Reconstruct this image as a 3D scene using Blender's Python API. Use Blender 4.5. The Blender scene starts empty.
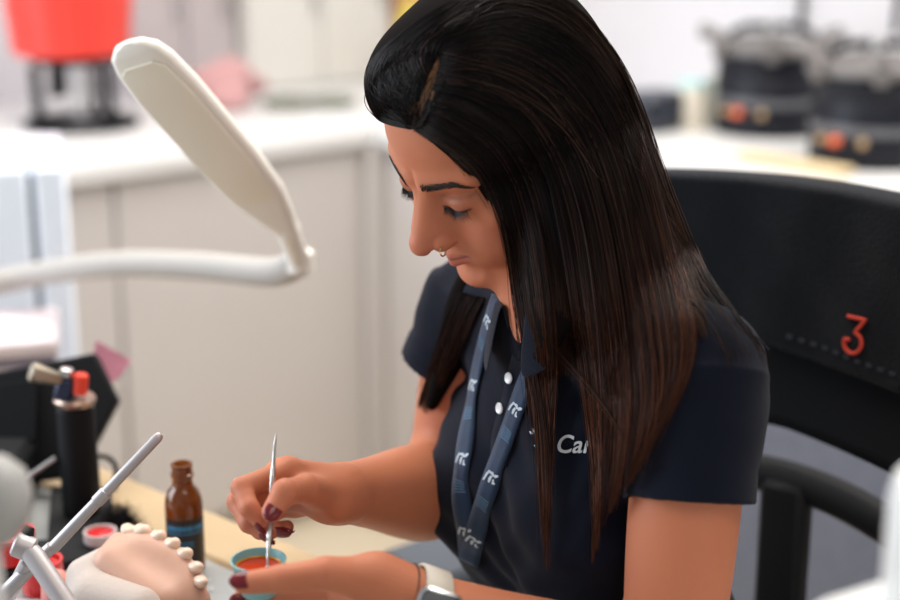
import bpy, math, random
import numpy as np
from mathutils import Vector, Matrix

rng = np.random.default_rng(7)
S = bpy.context.scene
COL = S.collection

# ------------------------------------------------------------------ camera frame (used to measure places off the photo)
PITCH = math.radians(15.6); CAMH = 1.42; FPX = 1500.0
FW = np.array([0, math.cos(PITCH), -math.sin(PITCH)])
UP = np.array([0, math.sin(PITCH), math.cos(PITCH)])
RT = np.array([1.0, 0, 0])
CAM = np.array([0, 0, CAMH])

def P(px, py, Y):
    """world point seen at photo position px,py that stands at distance Y down the room"""
    v = FW + (px-450)/FPX*RT - (py-300)/FPX*UP
    return CAM + v*(Y/v[1])

def PZ(px, py, z):
    """world point seen at px,py that lies at height z"""
    v = FW + (px-450)/FPX*RT - (py-300)/FPX*UP
    return CAM + v*((z-CAMH)/v[2])

def unit(v):
    v = np.asarray(v, float); return v/np.linalg.norm(v)

# ------------------------------------------------------------------ object helpers
def link(o, parent=None):
    COL.objects.link(o)
    if parent is not None: o.parent = parent
    return o

def tag(o, label=None, cat=None, group=None, kind=None):
    if label: o['label'] = label
    if cat: o['category'] = cat
    if group: o['group'] = group
    if kind: o['kind'] = kind
    return o

def empty(name, loc=(0, 0, 0), rz=0.0):
    o = bpy.data.objects.new(name, None); COL.objects.link(o)
    o.empty_display_size = .05
    o.location = tuple(float(c) for c in loc); o.rotation_euler = (0, 0, rz)
    bpy.context.view_layer.update()
    return o

def mesh_np(name, V, F, mat=None, parent=None, smooth=True, world=True, cols=None):
    """V (n,3) array, F (m,3|4) array or list of polygons -> one mesh object. V given in world space."""
    me = bpy.data.meshes.new(name)
    V = np.asarray(V, dtype=np.float64)
    if isinstance(F, np.ndarray):
        n = F.shape[1]
        me.vertices.add(len(V)); me.vertices.foreach_set('co', V.astype(np.float32).ravel())
        me.loops.add(F.size); me.loops.foreach_set('vertex_index', F.astype(np.int32).ravel())
        me.polygons.add(len(F))
        me.polygons.foreach_set('loop_start', np.arange(0, F.size, n, dtype=np.int32))
        me.update(calc_edges=True); me.validate()
    else:
        me.from_pydata([tuple(v) for v in V.tolist()], [], F)
    if smooth:
        me.polygons.foreach_set('use_smooth', np.ones(len(me.polygons), dtype=bool))
    if cols is not None:
        a = me.color_attributes.new('tone', 'FLOAT_COLOR', 'POINT')
        a.data.foreach_set('color', np.asarray(cols, dtype=np.float32).ravel())
    if mat: me.materials.append(mat)
    o = bpy.data.objects.new(name, me); link(o, parent)
    if parent is not None and world:
        o.matrix_parent_inverse = parent.matrix_world.inverted()
    return o

class MB:
    """collects simple shapes into one mesh"""
    def __init__(s): s.v = []; s.f = []; s.n = 0
    def add(s, V, F):
        s.v.append(np.asarray(V, float)); s.f += [[i+s.n for i in f] for f in F]; s.n += len(V); return s
    def box(s, c, d, R=None, bev=0.0):
        c = np.asarray(c, float); h = np.asarray(d, float)/2
        if bev <= 0:
            V = np.array([[x, y, z] for x in (-1, 1) for y in (-1, 1) for z in (-1, 1)])*h
            F = [[0,1,3,2],[4,6,7,5],[0,4,5,1],[2,3,7,6],[0,2,6,4],[1,5,7,3]]
        else:
            b = min(bev, h.min()*.98)
            V = []; idx = {}
            for x in (-1, 1):
                for y in (-1, 1):
                    for z in (-1, 1):
                        for a in range(3):
                            p = np.array([x, y, z])*(h-b); p[a] += [x, y, z][a]*b
                            idx[(x, y, z, a)] = len(V); V.append(p)
            V = np.array(V); F = []
            for a in range(3):
                u, w = [(1, 2), (2, 0), (0, 1)][a]
                for sg in (-1, 1):
                    q = []
                    for su, sw in ((-1,-1),(1,-1),(1,1),(-1,1)):
                        k = [0,0,0]; k[a] = sg; k[u] = su; k[w] = sw; q.append(idx[(*k, a)])
                    F.append(q if sg > 0 else q[::-1])
            for a in range(3):
                u, w = [(1, 2), (2, 0), (0, 1)][a]
                for su in (-1, 1):
                    for sw in (-1, 1):
                        q = []
                        for sa, ax in ((-1, u), (1, u), (1, w), (-1, w)):
                            k = [0,0,0]; k[a] = sa; k[u] = su; k[w] = sw; q.append(idx[(*k, ax)])
                        F.append(q if su*sw > 0 else q[::-1])
            for x in (-1, 1):
                for y in (-1, 1):
                    for z in (-1, 1):
                        q = [idx[(x, y, z, a)] for a in range(3)]
                        F.append(q if x*y*z > 0 else q[::-1])
        if R is not None: V = V @ np.asarray(R, float).T
        return s.add(V+c, F)
    def lathe(s, prof, c=(0, 0, 0), R=None, n=32, cap=True):
        """prof: list of (r, z)"""
        a = np.linspace(0, 2*np.pi, n, endpoint=False)
        V = np.concatenate([np.stack([r*np.cos(a), r*np.sin(a), np.full(n, z)], 1) for r, z in prof])
        F = []
        for i in range(len(prof)-1):
            for j in range(n):
                k = (j+1) % n
                F.append([i*n+j, i*n+k, (i+1)*n+k, (i+1)*n+j])
        if cap:
            F.append(list(range(n))[::-1]); F.append([(len(prof)-1)*n+j for j in range(n)])
        if R is not None: V = V @ np.asarray(R, float).T
        return s.add(V+np.asarray(c, float), F)
    def rod(s, a, b, r0, r1=None, n=20):
        a = np.asarray(a, float); b = np.asarray(b, float); r1 = r0 if r1 is None else r1
        L = np.linalg.norm(b-a)
        return s.lathe([(r0*.8, 0), (r0, min(r0*.2, L*.1)), (r1, L-min(r1*.2, L*.1)), (r1*.8, L)], a, frame_z(b-a), n)
    def tube(s, pts, r, n=14, flat=1.0, nrm=None, cap=True):
        V, F = tube_np(np.asarray(pts, float), r, n, flat, nrm)
        F = F.tolist()
        if cap:
            m = len(pts); F.append(list(range(n))[::-1]); F.append([(m-1)*n+j for j in range(n)])
        return s.add(V, F)
    def prism(s, poly, ax0, ax1, d, c):
        """poly of 2D points on axes ax0, ax1 about c, extruded by vector d (both ways half)"""
        c = np.asarray(c, float); d = np.asarray(d, float)
        A = np.array([c+x*np.asarray(ax0)+y*np.asarray(ax1) for x, y in poly]); n = len(poly)
        V = np.concatenate([A-d/2, A+d/2])
        F = [list(range(n))[::-1], list(range(n, 2*n))]+[[i, (i+1) % n, n+(i+1) % n, n+i] for i in range(n)]
        return s.add(V, F)
    def build(s, name, mat=None, parent=None, smooth=True, bevel=0.0, sub=0, origin=None):
        V = np.concatenate(s.v)
        me = bpy.data.meshes.new(name)
        org = np.zeros(3) if origin is None else np.asarray(origin, float)
        me.from_pydata([tuple(v) for v in (V-org).tolist()], [], s.f)
        if mat: me.materials.append(mat)
        import bmesh
        bm = bmesh.new(); bm.from_mesh(me); bmesh.ops.recalc_face_normals(bm, faces=bm.faces); bm.to_mesh(me); bm.free()
        o = bpy.data.objects.new(name, me); link(o, parent)
        if parent is None: o.location = tuple(org)
        else:
            o.matrix_parent_inverse = parent.matrix_world.inverted(); o.location = tuple(org)
        if bevel > 0:
            m = o.modifiers.new('bevel', 'BEVEL'); m.width = bevel; m.segments = 3; m.limit_method = 'ANGLE'; m.angle_limit = math.radians(35)
        if sub:
            m = o.modifiers.new('sub', 'SUBSURF'); m.levels = sub; m.render_levels = sub
        if smooth:
            me.polygons.foreach_set('use_smooth', np.ones(len(me.polygons), dtype=bool))
            if not sub:
                try:
                    me.set_sharp_from_angle(angle=math.radians(38))
                except Exception: pass
        return o

def frame_z(d):
    """rotation matrix whose z column is d"""
    z = unit(d); x = np.cross([0, 1, 0] if abs(z[1]) < .9 else [1, 0, 0], z); x = unit(x); y = np.cross(z, x)
    return np.stack([x, y, z], 1)

def tube_np(pts, r, n=6, flat=1.0, nrm=None):
    m = len(pts); r = np.broadcast_to(np.asarray(r, float), (m,))
    T = np.gradient(pts, axis=0); T /= np.linalg.norm(T, axis=1, keepdims=True)+1e-12
    N = np.zeros_like(pts)
    u = np.cross(T[0], [0, 0, 1.0] if abs(T[0][2]) < .9 else [1.0, 0, 0]) if nrm is None else np.asarray(nrm, float)
    for i in range(m):
        u = u-T[i]*(u@T[i]); u = u/(np.linalg.norm(u)+1e-12); N[i] = u
        if nrm is not None: u = np.asarray(nrm, float)
    B = np.cross(T, N)
    a = np.linspace(0, 2*np.pi, n, endpoint=False)
    V = pts[:, None]+r[:, None, None]*(np.cos(a)[None, :, None]*N[:, None]+flat*np.sin(a)[None, :, None]*B[:, None])
    i = np.arange(m-1)[:, None]; j = np.arange(n)[None]; k = (j+1) % n
    F = np.stack([i*n+j, i*n+k, (i+1)*n+k, (i+1)*n+j], -1).reshape(-1, 4)
    return V.reshape(-1, 3), F

def crom(pts, n):
    """Catmull-Rom through pts, n samples"""
    pts = np.asarray(pts, float); m = len(pts)
    e = np.concatenate([[2*pts[0]-pts[1]], pts, [2*pts[-1]-pts[-2]]])
    t = np.linspace(0, m-1, n); i = np.minimum(t.astype(int), m-2); f = (t-i)[:, None]
    p0, p1, p2, p3 = e[i], e[i+1], e[i+2], e[i+3]
    return .5*((2*p1)+(-p0+p2)*f+(2*p0-5*p1+4*p2-p3)*f**2+(-p0+3*p1-3*p2+p3)*f**3)

# ------------------------------------------------------------------ materials
MATS = {}
def mat(name, rgb, rough=.5, metal=0.0, spec=.5, bump=0.0, bscale=50.0, var=0.0, vscale=8.0, sss=0.0, sheen=0.0, coat=0.0, trans=0.0, emit=0.0, ior=1.45, aniso=0.0):
    if name in MATS: return MATS[name]
    m = bpy.data.materials.new(name); m.use_nodes = True; nt = m.node_tree; b = nt.nodes['Principled BSDF']
    def s(k, v):
        if k in b.inputs: b.inputs[k].default_value = v
    s('Base Color', (*rgb, 1)); s('Roughness', rough); s('Metallic', metal); s('Specular IOR Level', spec); s('IOR', ior)
    s('Subsurface Weight', sss); s('Sheen Weight', sheen); s('Coat Weight', coat); s('Transmission Weight', trans); s('Anisotropic', aniso)
    if sss:
        s('Subsurface Radius', (1.0, .35, .18)); s('Subsurface Scale', .006)
    if emit:
        s('Emission Color', (*rgb, 1)); s('Emission Strength', emit)
    if var or bump:
        tc = nt.nodes.new('ShaderNodeTexCoord')
    if var:
        n = nt.nodes.new('ShaderNodeTexNoise'); n.inputs['Scale'].default_value = vscale; n.inputs['Detail'].default_value = 4
        nt.links.new(tc.outputs['Object'], n.inputs['Vector'])
        mx = nt.nodes.new('ShaderNodeMix'); mx.data_type = 'RGBA'
        mx.inputs[6].default_value = (*[c*(1-var) for c in rgb], 1); mx.inputs[7].default_value = (*[min(1, c*(1+var)) for c in rgb], 1)
        nt.links.new(n.outputs['Fac'], mx.inputs[0]); nt.links.new(mx.outputs[2], b.inputs['Base Color'])
    if bump:
        n2 = nt.nodes.new('ShaderNodeTexNoise'); n2.inputs['Scale'].default_value = bscale; n2.inputs['Detail'].default_value = 5
        nt.links.new(tc.outputs['Object'], n2.inputs['Vector'])
        bp = nt.nodes.new('ShaderNodeBump'); bp.inputs['Strength'].default_value = bump; bp.inputs['Distance'].default_value = .002
        nt.links.new(n2.outputs['Fac'], bp.inputs['Height']); nt.links.new(bp.outputs['Normal'], b.inputs['Normal'])
    MATS[name] = m
    return m

def tone_mat(name, **k):
    """material whose own colour comes from the mesh's painted colour (lips, cheeks, cloth print)"""
    m = mat(name, (1, 1, 1), **k); nt = m.node_tree; b = nt.nodes['Principled BSDF']
    a = nt.nodes.new('ShaderNodeVertexColor'); a.layer_name = 'tone'
    nt.links.new(a.outputs['Color'], b.inputs['Base Color'])
    return m

# ------------------------------------------------------------------ smooth solids (distance fields -> surface nets)
def ellip(c, r, R=None):
    c = np.asarray(c, float); r = np.asarray(r, float)
    def f(p):
        q = p-c
        if R is not None: q = q @ R
        k0 = np.sqrt(((q/r)**2).sum(-1)); k1 = np.sqrt(((q/(r*r))**2).sum(-1))+1e-9
        return k0*(k0-1)/k1
    return f, c, float(r.max())

def rcone(a, b, r1, r2):
    a = np.asarray(a, float); b = np.asarray(b, float); ba = b-a; L2 = ba@ba
    def f(p):
        pa = p-a; h = np.clip((pa@ba)/L2, 0, 1)
        d = pa-h[..., None]*ba
        return np.sqrt((d*d).sum(-1))-(r1+(r2-r1)*h)
    return f, (a+b)/2, math.sqrt(L2)/2+max(r1, r2)

def smin(a, b, k):
    h = np.maximum(k-np.abs(a-b), 0)/k
    return np.minimum(a, b)-h*h*k*.25
def smax(a, b, k): return -smin(-a, -b, k)

class Solid:
    """ops: ('u'|'s'|'i', prim, k).  frame: (M, o) local frame, mirror: fold x"""
    def __init__(s): s.ops = []
    def u(s, prim, k=.01, fr=None, mir=False): s.ops.append(('u', prim, k, fr, mir)); return s
    def sub(s, prim, k=.004, fr=None, mir=False): s.ops.append(('s', prim, k, fr, mir)); return s
    def disp(s, fn, c, r): s.ops.append(('d', (fn, np.asarray(c, float), r), 0, None, False)); return s
    def __call__(s, p, bc=None, br=0.0):
        d = np.full(p.shape[:-1], .5)
        for op, (f, c, r), k, fr, mir in s.ops:
            if bc is not None:
                if fr is None: lo = np.linalg.norm(bc-c)-r
                else:
                    q = (bc-fr[1])@fr[0]
                    if mir: q = np.array([abs(q[0]), q[1], q[2]])
                    lo = np.linalg.norm(q-c)-r
                    if mir and abs(q[0]) < br: lo -= br
                if lo > k+br+.030: continue
            if fr is None: q = p
            else:
                q = (p-fr[1])@fr[0]
                if mir: q = np.concatenate([np.abs(q[..., :1]), q[..., 1:]], -1)
            e = f(q)
            if op == 'u': d = smin(d, e, k)
            elif op == 's': d = smax(d, -e, k)
            else: d = d+e
        return d

def surface(sdf, lo, hi, h, nb=12):
    """sparse surface nets of sdf over the box lo..hi at cell size h -> V, quads"""
    lo = np.asarray(lo, float); hi = np.asarray(hi, float)
    N = np.ceil((hi-lo)/(h*nb)).astype(int)
    bs = h*nb; br = bs*math.sqrt(3)/2
    g = np.stack(np.meshgrid(*[np.arange(n) for n in N], indexing='ij'), -1).reshape(-1, 3)
    cen = lo+(g+.5)*bs
    # hierarchical cull
    d = np.concatenate([sdf(c) for c in np.array_split(cen, max(1, len(cen)//20000))])
    g = g[np.abs(d) < br*2.2+.012]
    OFF = 1 << 20
    def key(i): return (i[..., 0]*OFF+i[..., 1])*OFF+i[..., 2]
    ax = np.arange(nb+1)
    loc = np.stack(np.meshgrid(ax, ax, ax, indexing='ij'), -1)
    VK = []; VP = []; QE = []
    for b in g:
        base = b*nb
        pts = lo+(base+loc)*h
        v = sdf(pts, lo+(b+.5)*bs, br)
        s = v < 0
        if s.all() or not s.any(): continue
        # cells
        cnt = np.zeros((nb,)*3); acc = np.zeros((nb,)*3+(3,))
        for a in range(3):
            sl0 = [slice(None)]*3; sl1 = [slice(None)]*3; sl0[a] = slice(0, nb); sl1[a] = slice(1, nb+1)
            v0 = v[tuple(sl0)]; v1 = v[tuple(sl1)]
            cr = (v0 < 0) != (v1 < 0)
            t = np.where(cr, v0/(v0-v1+1e-20), 0)
            pos = loc[tuple(sl0)].astype(float); pos[..., a] += t
            o = [x for x in range(3) if x != a]
            for da in (0, 1):
                for db in (0, 1):
                    sl = [slice(None)]*3
                    sl[o[0]] = slice(da, da+nb); sl[o[1]] = slice(db, db+nb)
                    c2 = cr[tuple(sl)]
                    cnt += c2; acc += pos[tuple(sl)]*c2[..., None]
            # faces: edges owned by this brick (corner index 0..nb-1 in every axis)
            own = cr[:nb, :nb, :nb]
            idx = np.argwhere(own)
            if len(idx):
                sg = s[tuple(idx.T)]
                e0 = np.zeros(3, int); e0[o[0]] = 1; e1 = np.zeros(3, int); e1[o[1]] = 1
                q = np.stack([idx, idx-e0, idx-e0-e1, idx-e1], 1)+base
                k = key(q+8)
                flip = sg if a != 1 else ~sg
                k = np.where(flip[:, None], k[:, ::-1], k)
                QE.append(k)
        m = cnt > 0
        ii = np.argwhere(m)
        VK.append(key(ii+base+8)); VP.append(lo+(base+acc[m]/cnt[m][:, None])*h)
    VK = np.concatenate(VK); VP = np.concatenate(VP); QE = np.concatenate(QE)
    o = np.argsort(VK); VK = VK[o]; VP = VP[o]
    F = np.searchsorted(VK, QE); F = np.minimum(F, len(VK)-1)
    ok = (VK[F] == QE).all(1)
    return VP, F[ok][:, ::-1]
# ------------------------------------------------------------------ THE WOMAN: skeleton
def Rz(a): c, s = math.cos(a), math.sin(a); return np.array([[c,-s,0],[s,c,0],[0,0,1.0]])
def Rx(a): c, s = math.cos(a), math.sin(a); return np.array([[1.0,0,0],[0,c,-s],[0,s,c]])
def Ry(a): c, s = math.cos(a), math.sin(a); return np.array([[c,0,s],[0,1.0,0],[-s,0,c]])
HR = Rz(math.radians(-55)) @ Rx(math.radians(35)) @ Ry(math.radians(7.5))
HS = 1.07
HO = P(499, 125, 1.30)
def hw(x, y, z): return HO + HS*(HR @ np.array([x, y, z]))     # head-local -> world
HF = (HR/HS, HO)                                                # (p-HO)@(HR/HS) = local

TF = unit((-.82, -.57, 0)); TL = np.array([.57, -.82, 0])       # where the chest faces, her left
notch = P(527, 352, 1.265)
shL = P(697, 370, 1.17); shR = P(480, 308, 1.42)
elL = P(668, 688, 1.10); elR = P(446, 492, 1.40)
wrL = P(414, 604, 1.06); wrR = P(346, 493, 1.22)
c7 = notch - TF*.115 + np.array([0, 0, .055])
chestc = notch - TF*.075 + np.array([0, 0, -.10]); belly = notch - TF*.10 + np.array([0, 0, -.30]); hips = notch - TF*.19 + np.array([0, 0, -.50])

fingersR = dict(
    index=[P(286,471,1.170), P(242,488,1.135), P(249,508,1.118), P(262,522,1.115)],
    middle=[P(281,480,1.185), P(238,502,1.155), P(249,523,1.135), P(268,533,1.128)],
    ring=[P(284,493,1.200), P(245,514,1.180), P(260,530,1.160), P(283,529,1.150)],
    little=[P(292,503,1.215), P(262,519,1.200), P(272,530,1.180), P(287,527,1.170)],
    thumb=[P(330,498,1.19), P(306,489,1.148), P(285,492,1.118), P(272,512,1.106)])
fingersL = dict(
    index=[P(345,588,1.075), P(292,600,1.085), P(262,601,1.088), P(240,599,1.085)],
    middle=[P(350,604,1.09), P(295,622,1.105), P(263,626,1.11), P(242,620,1.11)],
    ring=[P(356,620,1.10), P(300,640,1.12), P(268,645,1.125), P(248,638,1.125)],
    little=[P(364,634,1.105), P(318,656,1.12), P(290,664,1.125), P(272,660,1.125)],
    thumb=[P(374,579,1.055), P(326,573,1.040), P(281,579,1.036), P(244,583,1.036)])
RAD = dict(index=(.0098,.0088,.0078,.0068), middle=(.010,.009,.008,.007), ring=(.0096,.0085,.0075,.0066), little=(.0088,.0075,.0066,.0058), thumb=(.0135,.0118,.0105,.0085))

body = Solid()
def hu(p, k): body.u(p, k, HF, True)
def hs_(p, k): body.sub(p, k, HF, True)
hu(ellip((0,.014,.037), (.072,.088,.075)), .01)
hu(ellip((0,-.034,.030), (.058,.050,.048)), .03)
hu(ellip((0,-.036,-.020), (.053,.050,.062)), .02)
hu(ellip((0,-.030,-.062), (.042,.046,.038)), .02)
hu(rcone((.050,.000,-.052), (.014,-.072,-.092), .012, .013), .02)
hu(ellip((0,-.080,-.095), (.017,.0145,.013)), .014)
hu(ellip((.042,-.058,-.024), (.020,.021,.017)), .018)
hu(ellip((.034,-.058,-.054), (.022,.024,.024)), .018)
hu(ellip((0,-.068,-.062), (.027,.025,.021)), .014)
hu(rcone((.009,-.0835,.015), (.044,-.068,.019), .0085, .0085), .012)
hs_(ellip((.031,-.098,-.002), (.017,.0145,.0105)), .012)
hu(ellip((.0315,-.0728,-.0030), (.0150,.0138,.0118)), .005)
hs_(rcone((.020,-.088,.0035), (.043,-.080,.0045), .0004, .0004), .004)      # lid crease
hs_(rcone((.019,-.089,-.0068), (.031,-.0898,-.0093), .0010, .0010), .0018)  # lash line
hs_(rcone((.031,-.0898,-.0093), (.0435,-.080,-.0065), .0010, .0010), .0018)
hu(rcone((.010,-.081,-.006), (.012,-.088,-.030), .005, .007), .014)
hu(rcone((.003,-.084,.000), (.005,-.099,-.024), .0065, .0095), .010)
hu(rcone((0,-.0845,.005), (0,-.1105,-.028), .0060, .0080), .009)
hu(ellip((0,-.1130,-.0325), (.0098,.0092,.0088)), .006)
hu(ellip((.0130,-.0990,-.0350), (.0076,.0112,.0082)), .0035)
hu(rcone((0,-.112,-.0380), (0,-.098,-.0425), .0042, .0050), .004)
hs_(ellip((.0060,-.1065,-.0440), (.0030,.0058,.0038)), .003)
hs_(rcone((.0205,-.096,-.028), (.0225,-.087,-.0430), .0008, .0010), .005)   # alar crease
hu(ellip((.026,-.071,-.052), (.018,.015,.020)), .020)      # smile fold
hu(rcone((0,-.0930,-.0617), (.023,-.0835,-.0570), .0036, .0012), .004)
hu(rcone((0,-.0925,-.0700), (.021,-.0835,-.0600), .0066, .0024), .004)
hs_(rcone((0,-.1015,-.0645), (.0245,-.0865,-.0570), .0012, .0006), .0022)
hs_(rcone((-.003,-.0995,-.0500), (.0,-.0980,-.057), .0014, .0014), .004)
hs_(rcone((0,-.0985,-.0825), (.012,-.093,-.082), .0050, .004), .010)
hu(ellip((.0735,.008,-.008), (.0075,.016,.029)), .006)
hs_(ellip((.082,.002,-.006), (.004,.009,.016)), .004)
# neck and torso
body.u(rcone(hw(0,.026,-.035), c7*.45+notch*.55, .050, .050), .022)
body.u(rcone(hw(0,.000,-.062), notch-TF*.03+np.array([0,0,.015]), .034, .040), .022)
body.u(rcone(c7*.5+notch*.5, shL+np.array([0,0,.003]), .040, .042), .03)
body.u(rcone(c7*.5+notch*.5, shR+np.array([0,0,.005]), .040, .046), .03)
Mt = np.stack([TL, -TF, np.array([0,0,1.0])], 1)
def mid(a, b, t): return a*(1-t)+b*t
body.u(ellip(chestc, (.135,.085,.15), Mt), .03)
body.u(ellip(belly, (.12,.09,.16), Mt), .04)
# arms
def rchain(pts, rs, n=0):
    """tapering limb round a gently curved line, radius running smoothly along it"""
    A = crom(pts, 160); R = np.maximum(crom(np.stack([rs, rs, rs], 1), 160)[:, 0], .004)
    a = A[0]; ch = A[-1]-A[0]; L2 = ch@ch
    t = (A-a)@ch/L2; t = np.maximum.accumulate(t)+np.arange(160)*1e-9
    c = A.mean(0); rad = float((np.linalg.norm(A-c, axis=1)+R).max())
    def f(p):
        h = np.clip(((p-a)@ch)/L2, 0, 1); k = np.interp(h, t, np.arange(160.)); i = np.minimum(k.astype(int), 158); g = (k-i)[..., None]
        q = p-(A[i]*(1-g)+A[i+1]*g)
        return np.sqrt((q*q).sum(-1))-(R[i]*(1-g[..., 0])+R[i+1]*g[..., 0])
    return f, c, rad
def limb(pts, rs, k=.02): body.u(rchain(pts, rs), k)
limb([shL, mid(shL,elL,.5), elL], [.045,.0455,.038])
limb([elL, mid(elL,wrL,.3), mid(elL,wrL,.72), wrL], [.039,.043,.032,.0265])
limb([shR, mid(shR,elR,.5), elR], [.050,.046,.040])
limb([elR, mid(elR,wrR,.30), mid(elR,wrR,.75), wrR], [.042,.047,.033,.0265])
def hand(wr, fs, palm_out, sw=1.0):
    M = [fs[n][0] for n in ('index','middle','ring','little')]
    for a, b in zip(M[:-1], M[1:]):
        body.u(rcone(a, b, .0105, .0105), .010)
    for i, m in enumerate(M):
        w = mid(wr, m, .18)
        body.u(rcone(w, mid(w, m, .88), .0175-.001*i, .0115), .012)
    for n, pts in fs.items():
        r = RAD[n]
        if n == 'thumb':
            body.u(rcone(mid(wr, pts[0], .3), pts[0], .019, .0185), .014)
            body.u(rcone(mid(wr, pts[0], .7), fs['middle'][0], .018, .012), .02)
            body.u(rcone(pts[0], pts[1], .0175, r[1]+.0010), .010)
        else:
            body.u(rcone(pts[0], pts[1], r[0], r[1]), .004)
        body.u(rcone(pts[1], pts[2], r[1], r[2]), .003)
        body.u(rcone(pts[2], pts[3], r[2], r[3]), .003)
hand(wrR, fingersR, None); hand(wrL, fingersL, None)

def head_local(V): return (V-HO) @ HF[0]
def gmask(q, c, r, p=2):
    d = np.sqrt((((q-np.array(c))/np.array(r))**2).sum(-1)); return np.exp(-d**p)
SKIN = np.array([.54,.190,.100])
def skin_cols(V):
    n = len(V); C = np.tile(SKIN, (n, 1))
    q = head_local(V); q[:, 0] = np.abs(q[:, 0])
    near = (np.linalg.norm(q, axis=1) < .17)
    def mix(C, m, c): return C*(1-m[:, None])+np.array(c)*m[:, None]
    C = mix(C, .35*gmask(q, (.042,-.065,-.035), (.024,.03,.02)), (.56,.20,.14))
    C = mix(C, .45*gmask(q, (0,-.112,-.032), (.016,.02,.014)), (.52,.19,.13))
    C = mix(C, .6*near*gmask(q, (.031,-.085,.001), (.019,.025,.011), 4), (.30,.105,.065))  # shade of the eye socket, painted into the lid colour
    # lips
    x = q[:, 0]
    up = -.0590+.12*np.maximum(x-.008,0)-.0012*np.exp(-(x/.0035)**2); lowl = -.0762+.70*np.maximum(x-.006,0)
    zz = q[:, 2]; l = near*(1/(1+np.exp(-(up-zz)/.0006)))*(1/(1+np.exp(-(zz-lowl)/.0006)))*(x < .0245)*(q[:, 1] < -.078)
    C = mix(C, .6*l, (.42,.115,.095))
    ml = near*np.exp(-((zz+.0646-.0075*(x/.025)**1.5)/.0011)**2)*np.clip((.0245-x)/.004, 0, 1)*(q[:, 1] < -.075)
    C = mix(C, .8*ml, (.10,.03,.025))
    # eyeliner along the closed lash line
    s = np.interp(x, [.016,.019,.031,.045,.049], [-.0058,-.0068,-.0093,-.0055,-.0030])
    el = near*np.exp(-((zz-s)/.0012)**2)*(x > .017)*(x < .0435)*(q[:, 1] < -.06)
    C = mix(C, .95*el, (.02,.012,.010))
    cr = near*np.exp(-((zz-.004)/.0014)**2)*(x > .018)*(x < .046)*(q[:, 1] < -.06)
    C = mix(C, .35*cr, (.22,.09,.06))
    # knuckle redness
    for fs in (fingersR, fingersL):
        for nme, pts in fs.items():
            for j in (1, 2, 3):
                d = np.linalg.norm(V-pts[j], axis=1)
                C = mix(C, .30*np.exp(-(d/.011)**2), (.56,.20,.14))
    return np.concatenate([C, np.ones((n, 1))], 1)

m_skin = tone_mat('skin', rough=.5, spec=.26, bump=.12, bscale=900, sss=.35)
woman = empty('person', (float(hips[0]), float(hips[1]), .46))
tag(woman, 'woman with long dark hair and navy polo shirt, bending over a small cup', 'person')
lo = np.array([-.20, .98, .70]); hi = np.array([.30, 1.55, 1.36])
V, F = surface(body, lo, hi, .0012)
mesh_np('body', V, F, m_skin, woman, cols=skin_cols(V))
# ------------------------------------------------------------------ POLO SHIRT
def capcyl(a, b, ra, rb):
    a = np.asarray(a, float); b = np.asarray(b, float); L = np.linalg.norm(b-a); ax = (b-a)/L
    def f(p):
        q = p-a; t = q@ax; r = np.sqrt(np.maximum((q*q).sum(-1)-t*t, 0)); h = np.clip(t/L, -.2, 1.2)
        return np.maximum(r-(ra+(rb-ra)*h), np.abs(t-L/2)-L/2)
    return f, (a+b)/2, L/2+max(ra, rb)
Z3 = np.array([0, 0, 1.0])
hemL = P(690, 499, 1.135); hemR = P(451, 372, 1.425)
shirt = Solid()
shirt.u(rcone(c7*.5+notch*.5+np.array([0,0,-.005]), shL+Z3*.006, .056, .051), .04)
shirt.u(rcone(c7*.5+notch*.5+np.array([0,0,-.005]), shR+Z3*.002, .056, .054), .04)
shirt.u(ellip(chestc, (.150,.098,.160), Mt), .03)
shirt.u(ellip(belly, (.138,.104,.19), Mt), .05)
shirt.u(rcone(belly, hips, .105, .115), .05)
for sx in (-1, 1):
    shirt.u(ellip(notch-TF*.026+TL*.070*sx-Z3*.160, (.070,.076,.078), Mt), .05)
shirt.u(rcone(mid(shL, elL, .03), mid(shL, elL, .15), .0545, .0545), .02)
axL = unit(hemL-mid(shL, hemL, .3)); 
shirt.u(capcyl(mid(shL, hemL, .05), hemL, .0550, .0515), .018)
shirt.u(capcyl(mid(shR, hemR, -.15), hemR, .0540, .0530), .018)
def folds(p):
    x, y, z = p[..., 0], p[..., 1], p[..., 2]
    u = (p-notch)@TL; w = -z+.35*u
    a = .0016*np.sin(u*70+6*np.sin(w*16)+2)*np.sin(w*22+u*18)
    b = .0022*np.exp(-((np.linalg.norm(p-(shL-Z3*.07-TL*.03), axis=-1)/.09)**2))*np.sin((z-.5*x)*150+5*np.sin(x*30))
    c = .0022*np.exp(-((np.linalg.norm(p-(shR-Z3*.08), axis=-1)/.09)**2))*np.sin((z+.5*x)*150)
    d = .0024*np.exp(-((z-.86)/.09)**2)*np.sin(z*120+u*45+3*np.sin(u*22))
    return a+b+c+d
shirt.disp(folds, (.1, 1.25, .95), 1.0)
# stitched bands at the sleeve hems, the armhole seam
for sh, hm, r in ((shL, hemL, .0528), (shR, hemR, .0536)):
    ax = unit(hm-mid(sh, hm, -.05))
    shirt.u(capcyl(hm-ax*.024, hm, r+.0008, r+.0004), .0015)
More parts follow.
